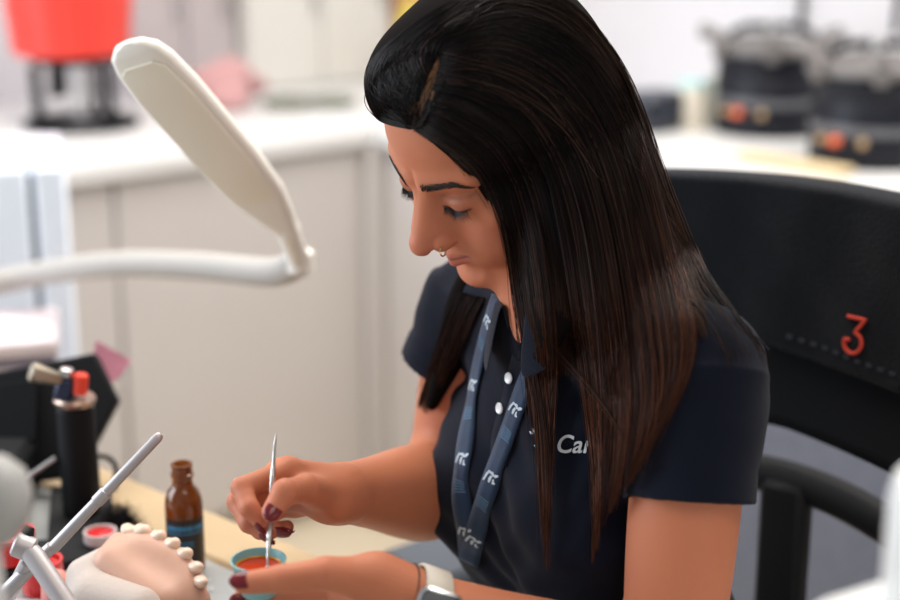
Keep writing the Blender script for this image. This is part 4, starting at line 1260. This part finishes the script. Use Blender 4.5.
# ------------------------------------------------------------------ what she holds
m_pick = mat('pick_steel', (.62,.58,.54), rough=.28, metal=1)
pk = [P(276,433,1.146), P(275,443,1.143), P(274,455,1.140), P(272.5,480,1.131), P(271,512,1.1195), P(269.5,535,1.108), P(268.5,548,1.100), P(267.5,560,1.094), P(268,570,1.0905)]
A_ = crom(pk, 80); L_ = np.linspace(0, 1, 80)
R_k = np.interp(L_, [0,.08,.14,.30,.36,.60,.72,.80,.90,1], [.0004,.0008,.0013,.0014,.0024,.0024,.0023,.0012,.0008,.0010])
R_k = R_k+.00022*np.sin(L_*260)*((L_ > .36)*(L_ < .70))
pick = empty('dental_pick', A_[40]); tag(pick, 'thin double-ended steel pick held between thumb and index finger, tip in the cup', 'tool')
MB().tube(A_, R_k, 12).build('shaft', m_pick, pick)
bl = A_[-1]; MB().box(bl+Z3*.001, (.0035, .0012, .006), None, .0005).build('spatula_tip', m_pick, pick)
rim = P(258.5, 560.5, 1.088)
cupc = rim-Z3*.029
m_teal2 = mat('teal_silicone', (.20,.44,.46), rough=.4, sss=.1)
cup = empty('mixing_cup', cupc); tag(cup, 'small round teal silicone cup holding orange red liquid between the hands', 'cup')
MB().lathe([(.001,0), (.0125,0), (.0150,.002), (.0185,.016), (.0212,.0285), (.0220,.0292), (.0222,.0300), (.0208,.0302), (.0200,.0285), (.0170,.014), (.013,.004), (.001,.003)], cupc, None, 56).build('bowl', m_teal2, cup)
MB().lathe([(.001,.0175), (.0170,.0175), (.0184,.0228), (.0184,.0232), (.0150,.0226), (.001,.0226)], cupc, None, 48).build('liquid', mat('orange_red_liquid', (.72,.06,.012), rough=.12, coat=.5), cup)
MB().lathe([(.0168,.0226), (.0187,.0232), (.0190,.0246), (.0186,.0246), (.0176,.0236)], cupc, None, 48, cap=False).build('liquid_film', mat('amber_film', (.62,.30,.03), rough=.2), cup)

# ------------------------------------------------------------------ amber bottle
bb = PZ(187, 569, DZ)
bot = empty('bottle', bb); tag(bot, 'uncapped amber brown glass bottle with blue print standing on the desk', 'bottle')
m_amber = mat('amber_glass', (.36,.115,.012), rough=.08, trans=.75, ior=1.5, spec=.6)
MB().lathe([(.002,0), (.0165,0), (.0182,.0025), (.0185,.006), (.0185,.068), (.0178,.076), (.0150,.084), (.0118,.088), (.0100,.091), (.0098,.097), (.0112,.099), (.0112,.102), (.0100,.103), (.0100,.109), (.0108,.110), (.0106,.112), (.0080,.112), (.0078,.092), (.0100,.088), (.0160,.076), (.0170,.066), (.0170,.006), (.002,.004)], bb+Z3*.0005, None, 56).build('glass', m_amber, bot)
MB().lathe([(.002,.0045), (.0166,.0065), (.0166,.050), (.002,.050)], bb+Z3*.0005, None, 40).build('contents', mat('brown_liquid', (.030,.012,.006), rough=.1), bot)
tcb = unit((CAM-bb)*np.array([1,1,0])); sdb = np.cross(Z3, tcb)
def cylpatch(c, R, a0, a1, z0, z1, n=14):
    V = [c+(tcb*math.cos(a0+(a1-a0)*k/n)+sdb*math.sin(a0+(a1-a0)*k/n))*R+Z3*z for k in range(n+1) for z in (z0, z1)]
    return np.array(V), [[2*k, 2*k+2, 2*k+3, 2*k+1] for k in range(n)]
V, F = cylpatch(bb, .0188, -1.35, 1.35, .014, .060); mesh_np('label', V, F, mat('dark_label', (.020,.012,.010), rough=.35), bot)
mb = MB(); r3 = random.Random(5)
for row, (z0, hgt, wmin, wmax) in enumerate(((.051,.0050,.09,.20), (.0455,.0022,.05,.12), (.036,.0020,.05,.12), (.0325,.0020,.05,.12))):
    a_ = -1.0
    while a_ < (1.0 if row < 2 else .4):
        w_ = r3.uniform(wmin, wmax); V, F = cylpatch(bb, .0190, a_, a_+w_, z0-hgt/2, z0+hgt/2, 3); mb.add(V, F); a_ += w_+.05
mb.build('label_print', mat('blue_print', (.03,.20,.36), rough=.5), bot, smooth=False)
mb = MB()
for k in range(5):
    V, F = cylpatch(bb, .0190, -.25+.1*k, -.19+.1*k, .018+.002*(k % 2), .027, 2); mb.add(V, F)
mb.build('hazard_mark', mat('print_red', (.35,.06,.03), rough=.5), bot, smooth=False)

# ------------------------------------------------------------------ black bench device with screen, handpiece and cup
def slab_poly(name, pix, th, mt, parent, bev=.003):
    A = np.array([P(*p) for p in pix]); c = A.mean(0); u_, s_, vt = np.linalg.svd(A-c); nn = vt[2]
    if nn[1] < 0: nn = -nn
    A = A-((A-c)@nn)[:, None]*nn; n = len(A); V = np.concatenate([A, A+nn*th])
    F = [list(range(n)), list(range(n, 2*n))[::-1]]+[[i, n+i, n+(i+1) % n, (i+1) % n] for i in range(n)]
    return MB().add(V, F).build(name, mt, parent, bevel=bev)
dc = PZ(40, 520, DZ)
dev = empty('bench_device', dc); tag(dev, 'black angular bench device with tilted panel at the left edge of the desk', 'device')
slab_poly('panel', [(-70,384,1.60), (0,371,1.60), (94,352,1.605), (118,400,1.585), (93,446,1.56), (60,478,1.545), (-70,492,1.54)], .018, m_black, dev)
slab_poly('screen', [(-60,396,1.588), (0,384,1.589), (36,378,1.590), (36,440,1.557), (-60,455,1.550)], .004, mat('dark_screen', (.004,.004,.005), rough=.5, spec=.2), dev, .001)
A0 = PZ(-60, 500, DZ); A1 = PZ(36, 500, DZ)
MB().box((A0+A1)/2+Z3*.034-np.array([0,.02,0]), (np.linalg.norm(A1-A0), .15, .066), None, .010).build('housing', m_black, dev)
MB().rod(P(24,480,1.46), P(56,458,1.47), .0030).build('chrome_lever', m_pick, dev)
# cable from the device down to the desk
cb = MB().tube(crom([P(96,456,1.575), P(108,458,1.57), P(116,468,1.565), PZ(114,490,DZ+.004)], 20), .0028, 8).build('cable', m_black, dev)

ht = P(75, 404, 1.48)
hp = np.array([ht[0], 1.48, DZ+.0115])
han = empty('gas_burner', hp); tag(han, 'black cylindrical hand burner with steel head and red knob standing upright', 'burner')
MB().rod(hp, ht, .0205, .0195, 28).build('barrel', m_black, han)
MB().lathe([(.0195,0), (.0215,.002), (.022,.006), (.020,.009), (.012,.010), (.002,.010)], ht, frame_z(ht-hp), 32).build('collar', mat('bronze', (.42,.30,.24), rough=.35, metal=.9), han)
hd = P(66,388,1.475)
MB().box(hd, (.020,.022,.028), Ry(.3), .004).build('valve_block', mat('blue_black_metal', (.03,.035,.07), rough=.35, metal=.5), han)
MB().rod(P(62,380,1.47), P(30,371,1.46), .0065, .0105, 22).build('nozzle', mat('worn_brass', (.42,.36,.28), rough=.4, metal=.8), han)
MB().rod(P(80,394,1.47), P(81,374,1.47), .0075, .0078, 20).build('red_knob', mat('red_orange_knob', (.85,.06,.025), rough=.35), han)
MB().rod(P(66,376,1.47), P(67,368,1.47), .0075, .0068, 20).build('steel_cap', m_steel, han)
MB().tube(crom([P(92,402,1.48), P(93,440,1.48), P(93,496,1.48)], 12), .0016, 8).build('side_rod', m_steel, han)

# boxes stacked behind the device, pink note
m_pinkw = mat('pinkish_white_card', (.74,.64,.66), rough=.6)
rack = PZ(10, 440, DZ); rack = np.array([-.46, 1.62, 0])
b0 = np.array([-.625, 1.95, 0])
Rb = Rz(math.radians(14))
stt = empty('tray_tower', (b0[0], b0[1], 0)); tag(stt, 'pinkish white box stack with a dark seam behind the black device', 'box')
MB().box(np.array([b0[0], b0[1]+.05, .395]), (.145, .16, .79), Rb, .006).build('body', m_pinkw, stt)
MB().box(np.array([b0[0], b0[1]+.05, .812]), (.155, .17, .022), Rb, .004).build('lid', m_pinkw, stt)
MB().box(np.array([b0[0], b0[1]+.05, .795]), (.147, .162, .015), Rb, .001).build('seam', mat('violet_grey', (.20,.18,.24), rough=.6), stt)
def sheet_of(name, pix, th, mt, lab, cat):
    A = np.array([P(*p) for p in pix]); o = A.mean(0); nn = unit(np.cross(A[1]-A[0], A[2]-A[0])); n = len(A)
    mb = MB().add(np.concatenate([A-o, A-o+nn*th]), [list(range(n))[::-1], list(range(n, 2*n))]+[[i, (i+1) % n, n+(i+1) % n, n+i] for i in range(n)])
    ob = mb.build(name, mt, None, smooth=False); ob.location = tuple(o); return tag(ob, lab, cat)
sheet_of('sticky_note', [(96,340,1.645), (132,361,1.655), (114,383,1.645), (92,362,1.642)], .0008, mat('pink_paper', (.95,.42,.58), rough=.7), 'bright pink paper note stuck to the corner of the black panel', 'note')

# ------------------------------------------------------------------ articulator with two steel arms
art = empty('articulator', PZ(20, 600, DZ)); tag(art, 'steel articulator with a long slanting pin and hinged arms at the bottom left', 'articulator')
m_al = mat('satin_aluminium', (.50,.46,.46), rough=.5, metal=.7)
pa, pb = P(161,434,1.20), P(52,549,1.17)
MB().tube(np.array([mid(pa, pb, t_) for t_ in (0, .012, .03, .5, .98, 1)]), [.0022,.0036,.0044,.0048,.0054,.005], 18).build('pin', m_al, art)
q = mid(pa, pb, .55); MB().rod(mid(pa, pb, .50), mid(pa, pb, .60), .0058, .0058, 18).build('pin_sleeve', m_al, art)
MB().rod(P(14,543,1.15), P(34,551,1.15), .0105, .0105, 24).build('hinge', m_al, art)
MB().tube([P(24,545,1.15), P(34,556,1.145), P(72,612,1.12)], [.0075,.0090,.0085], 18).build('upper_arm', m_al, art)
MB().tube([P(52,547,1.17), P(36,562,1.17), P(6,592,1.16), P(-10,612,1.16)], [.0055,.0062,.0065,.0065], 16).build('lower_arm', m_al, art)
MB().rod(P(26,537,1.155), P(30,527,1.16), .0060, .0045, 18).build('locking_screw', m_black, art)
pz = PZ(36, 600, DZ); MB().box(pz+Z3*.004-np.array([.02,.06,0]), (.10,.10,.008), None, .003).build('base_plate', m_al, art)
MB().rod(pz-np.array([.02,.06,0])+Z3*.008, P(28,560,1.155), .006).build('post', m_al, art)

# ------------------------------------------------------------------ dental model
mc = PZ(140, 590, DZ)
m_gum = mat('pink_beige_stone', (.62,.36,.26), rough=.5, sss=.15, var=.08, vscale=60); m_pl = mat('white_plaster', (.52,.44,.39), rough=.85, bump=.3, bscale=200)
m_tooth = mat('tooth_ivory', (.80,.60,.46), rough=.3, coat=.3, sss=.2)
dm = empty('dental_model', mc); tag(dm, 'plaster dental model with a curved row of ivory teeth beside the amber bottle', 'dental model')
arch = crom([P(122,546,1.275), P(140,545,1.265), P(160,553,1.255), P(178,566,1.245), P(190,583,1.235), P(196,602,1.225)], 60)
gum = Solid()
gum.u(rchain(list(arch[::12])+[arch[-1]], [.013]*6), .01)
gin = P(120,590,1.235)
gum.u(rcone(P(112,563,1.25), P(165,602,1.215), .017, .018), .02)
gum.u(rcone(P(135,560,1.262), P(182,590,1.238), .014, .014), .02)
V, F = surface(gum, arch.mean(0)-.10, arch.mean(0)+.10, .002); V[:, 2] = np.maximum(V[:, 2], DZ+.012)
mesh_np('gum', V, F, m_gum, dm)
pls = Solid(); pls.u(rcone(P(96,598,1.225), P(140,612,1.20), .024, .022), .02); pls.u(rcone(P(84,575,1.25), P(105,562,1.26), .016, .014), .02)
pls.u(rcone(P(100,575,1.25)*np.array([1,1,0])+Z3*(DZ+.014), P(170,600,1.22)*np.array([1,1,0])+Z3*(DZ+.014), .030, .026), .02)
V, F = surface(pls, P(110,590,1.23)-.13, P(110,590,1.23)+.13, .0025); V[:, 2] = np.maximum(V[:, 2], DZ+.001)
mesh_np('plaster_base', V, F, m_pl, dm)
up_ = unit(Z3*.8+UP*.2); nt_ = 7
for k in range(nt_):
    f_ = (k+.5)/nt_*59; i_ = int(f_); c_ = arch[i_]; tg = unit(arch[min(59, i_+2)]-arch[max(0, i_-2)])
    outw = unit(np.cross(up_, tg)); 
    if outw@RT < 0: outw = -outw
    base = c_+up_*.010+outw*.004
    M_ = np.stack([tg, outw, up_], 1); tt_ = Solid(); big = 1.1 if k in (0, 1) else 1.0
    tt_.u(ellip(base, (.0078*big,.0070*big,.0086), M_), .003); tt_.u(ellip(base+up_*.0038, (.0076*big,.0056*big,.0052), M_), .003)
    tt_.sub(rcone(base+up_*.009-outw*.006, base+up_*.009+outw*.006, .0016, .0016), .003)
    V, F = surface(tt_, base-.017, base+.020, .0010); mesh_np('tooth', V, F, m_tooth, dm)

# ------------------------------------------------------------------ red pots, brush, jar, small picks
def small_pot(px, py, R, H_, mt, lab, z=DZ, inner=True):
    c = PZ(px, py, z); r_ = empty('wax_pot', c); tag(r_, lab, 'pot')
    MB().lathe([(.001,0), (R*.85,0), (R,.003), (R,H_), (R*.86,H_), (R*.84,H_*.55), (.001,H_*.5)], c+Z3*.0005, None, 36).build('dish', mt[0], r_)
    MB().lathe([(.001,H_*.5), (R*.80,H_*.55), (R*.80,H_*.86), (R*.45,H_*1.0), (.001,H_*1.02)], c+Z3*.0005, None, 32).build('wax', mt[1], r_)
m_rose = mat('red_wax', (.62,.03,.03), rough=.25, coat=.4); m_clear = mat('milky_rim', (.62,.52,.50), rough=.3)
small_pot(101, 543, .0170, .013, (m_clear, m_rose), 'small pot of red wax with a milky rim beside the slanting pin', DZ+.0112)
small_pot(10, 560, .026, .030, (m_rose, m_rose), 'larger red wax pot at the left edge behind the articulator', DZ+.0112)
small_pot(44, 592, .020, .034, (m_rose, m_rose), 'red pot standing below the articulator hinge')
small_pot(14, 470, .012, .012, (m_clear, m_rose), 'tiny red pot beside the chrome lever of the black device') if 0 else None
pt = PZ(58, 604, DZ+.0); o = MB().lathe([(.001,0), (.012,0), (.015,.008), (.014,.024), (.008,.032), (.001,.034)], pt+Z3*.0005, None, 28).build('putty_lump', mat('pink_putty', (.72,.28,.24), rough=.6), origin=pt); tag(o, 'small rounded pink putty lump below the red pot', 'putty')
# polishing brush with black bristles
bq = PZ(122, 540, DZ)+Z3*.010
br = empty('polishing_brush', bq); tag(br, 'round black bristle brush lying between the wax pot and the desk edge', 'brush')
MB().lathe([(.002,-.006), (.010,-.006), (.010,.006), (.002,.006)], bq, frame_z((.5,.8,.1)), 24).build('hub', m_black, br)
nb = 1400; th_ = rng.random(nb)*6.283; fz = frame_z((.5,.8,.1)); dr = np.stack([np.cos(th_), np.sin(th_), rng.normal(0, .35, nb)], 1)@fz.T; dr /= np.linalg.norm(dr, axis=1, keepdims=True)
ll = rng.uniform(.016, .028, nb)[:, None]; s0 = bq+dr*.006
PT = np.stack([s0, s0+dr*ll*.5, s0+dr*ll+rng.normal(0, .0012, (nb, 3))], 1); PT[..., 2] = np.maximum(PT[..., 2], DZ+.001)
V, F, _ = strands_mesh('b', PT, np.tile([.00035,.0003,.0002], (nb, 1)), None, None); bo = mesh_np('bristles', V, F, m_blackm, br); bo['kind'] = 'stuff'
# black tool tray body filling the space under the pin
tb = [PZ(x_, y_, DZ+.0005) for x_, y_ in ((-30,552), (48,548), (52,494), (112,497), (117,560), (-30,592))]; tc_ = sum(tb)/6; nb_ = 6
V = np.array(tb+[t_+Z3*.0105 for t_ in tb]); F = [list(range(6))[::-1], list(range(6, 12))]+[[i, (i+1) % 6, 6+(i+1) % 6, 6+i] for i in range(6)]
o = MB().add(V, F).build('rubber_mat', m_blackm, origin=tc_, bevel=.002); tag(o, 'flat matt black rubber mat on the desk under the slanting pin and the hand burner', 'mat')
# frosted jar at the left edge
jj = P(-10, 498, .86); jb = np.array([jj[0], jj[1], DZ])
r_ = empty('jar', jb); tag(r_, 'blurred round white jar on a stem at the left edge of the desk', 'jar')
MB().lathe([(.001,0), (.024,0), (.024,.004), (.005,.008), (.004,jj[2]-DZ-.028), (.012,jj[2]-DZ-.022), (.001,jj[2]-DZ-.020)], jb+Z3*.0005, None, 32).build('stem', m_white, r_)
MB().lathe([(.001,-.030), (.014,-.028), (.022,-.018), (.026,0), (.023,.015), (.014,.024), (.001,.030)], jj, None, 36).build('globe', mat('frosted_white', (.43,.42,.40), rough=.5), r_)
# fine tools on the mat
for (a_, b_), lab in ((((192,586),(210,579)), 'fine dark steel tool tip lying nearest the bottle foot'), (((190,594),(214,588)), 'fine dark steel tool tip lying just below the other')):
    q0 = PZ(*a_, DZ+.003); q1 = PZ(*b_, DZ+.003); o = MB().rod(q0-(q1-q0)*.2, q1, .0022, .0006, 12).build('steel_tool', m_steel, origin=(q0+q1)/2); tag(o, lab, 'tool')

# ------------------------------------------------------------------ desk lamp: flat head, elbow, thick arm to the left
m_lamp = mat('cream_white_lamp', (.88,.84,.76), rough=.4); m_diff = mat('cream_diffuser', (.88,.83,.70), rough=.5)
h0 = P(127, 42, 1.42); h1 = P(286, 226, 1.60)
ax_ = unit(h1-h0); Ld = np.linalg.norm(h1-h0)
toc2 = unit(CAM-mid(h0, h1, .5)); nl = unit(toc2*.62+np.cross(ax_, toc2)*.0); nl = unit(nl-ax_*(nl@ax_)); sl = np.cross(ax_, nl)
tilt = math.radians(36); nl, sl = nl*math.cos(tilt)+sl*math.sin(tilt), -nl*math.sin(tilt)+sl*math.cos(tilt)
lamp = empty('desk_lamp', (0, 0, 0)); 
def lamp_ring(t, w, th, e=0.0):
    c = h0+ax_*t; pr = rounded(w, th, min(th*.48, w*.3), 5); return [c+sl*x+nl*y for x, y in pr]
W_ = [(0,.010,.006), (.004,.034,.012), (.014,.054,.017), (.030,.064,.020), (.07,.070,.022), (Ld*.6,.070,.022), (Ld*.80,.062,.022), (Ld*.93,.042,.022), (Ld,.026,.022), (Ld+.012,.022,.022)]
rings = [lamp_ring(*w_) for w_ in W_]; n = len(rings[0]); V = np.concatenate(rings); F = [[i*n+j, i*n+(j+1) % n, (i+1)*n+(j+1) % n, (i+1)*n+j] for i in range(len(rings)-1) for j in range(n)]+[list(range(n))[::-1], [(len(rings)-1)*n+j for j in range(n)]]
MB().add(V, F).build('lamp_head', m_lamp, lamp)
rings = [[h0+ax_*t+sl*x+nl*(y+.0115) for x, y in rounded(w_, .003, .0014, 3)] for t, w_ in ((.022,.03), (.030,.048), (.07,.056), (Ld*.6,.056), (Ld*.78,.046), (Ld*.80,.03))]
n = len(rings[0]); V = np.concatenate(rings); F = [[i*n+j, i*n+(j+1) % n, (i+1)*n+(j+1) % n, (i+1)*n+j] for i in range(len(rings)-1) for j in range(n)]+[list(range(n))[::-1], [(len(rings)-1)*n+j for j in range(n)]]
MB().add(V, F).build('diffuser', m_diff, lamp)
el_ = P(300, 262, 1.66)
MB().tube(crom([h1, mid(h1, el_, .5), el_], 12), .0125, 18).build('neck', m_lamp, lamp)
MB().rod(el_-Z3*.012-FW*.0, el_+Z3*.014, .0165, .0165, 28).build('elbow_joint', m_lamp, lamp)
arm = crom([el_, P(272,272,1.72), P(200,266,1.84), P(120,264,1.96), P(50,272,2.07), P(-20,286,2.08), P(-190,320,2.00)], 50)
MB().tube(arm, .0175, 18).build('arm', mat('cream_grey_arm', (.42,.39,.36), rough=.6), lamp)
be = arm[-1]
MB().rod(np.array([be[0], be[1], .02]), be+Z3*.02, .018, .018, 24).build('post', m_lamp, lamp)
MB().lathe([(.001,0), (.085,0), (.09,.006), (.085,.02), (.03,.03), (.001,.03)], np.array([be[0], be[1], 0.0005]), None, 40).build('base', m_lamp, lamp)
tag(lamp, 'cream white task lamp with flat slanting head and thick arm reaching in from the left', 'lamp')
# ------------------------------------------------------------------ camera, view
cd = bpy.data.cameras.new('camera'); cam = bpy.data.objects.new('camera', cd); COL.objects.link(cam)
cam.location = (0, 0, CAMH); cam.rotation_euler = (math.pi/2-PITCH, 0, 0)
cd.sensor_width = 36; cd.lens = FPX/900*36; cd.clip_start = .05
cd.dof.use_dof = True; cd.dof.focus_distance = 1.28; cd.dof.aperture_fstop = 2.1
S.camera = cam
S.view_settings.view_transform = 'Standard'; S.view_settings.look = 'None'; S.view_settings.gamma = 1; S.view_settings.exposure = 0
S.view_settings.use_curve_mapping = False
w = bpy.data.worlds.new('daylight'); S.world = w; w.use_nodes = True
bg = w.node_tree.nodes['Background']; bg.inputs[0].default_value = (.86,.92,1.0,1); bg.inputs[1].default_value = .38
def area(name, loc, target, sx, sy, watts, col):
    l = bpy.data.lights.new(name, 'AREA'); l.shape = 'RECTANGLE'; l.size = sx; l.size_y = sy; l.energy = watts; l.color = col
    o = bpy.data.objects.new(name, l); COL.objects.link(o); o.location = loc
    o.rotation_euler = (Vector(target)-Vector(loc)).to_track_quat('-Z', 'Y').to_euler(); return o
area('window_light', (-2.6, 1.6, 1.7), (0, 1.6, 1.0), 2.0, 1.5, 80, (.80,.90,1.0))
area('overhead_fill', (-.5, 2.3, 2.6), (-.5, 2.3, 0), 1.4, 1.4, 48, (1,.96,.90))  # unseen lamp added overhead to push the background bright
area('overhead_fill', (.9, 2.1, 2.6), (.9, 2.1, 0), 1.2, 1.2, 42, (1,.95,.88))  # second added lamp, brightens the right part of the background
area('overhead_fill', (.5, .1, 2.5), (.2, 1.0, .9), 1.0, .8, 9, (1,.86,.70))  # unseen warm fill added above the camera, aimed at the woman
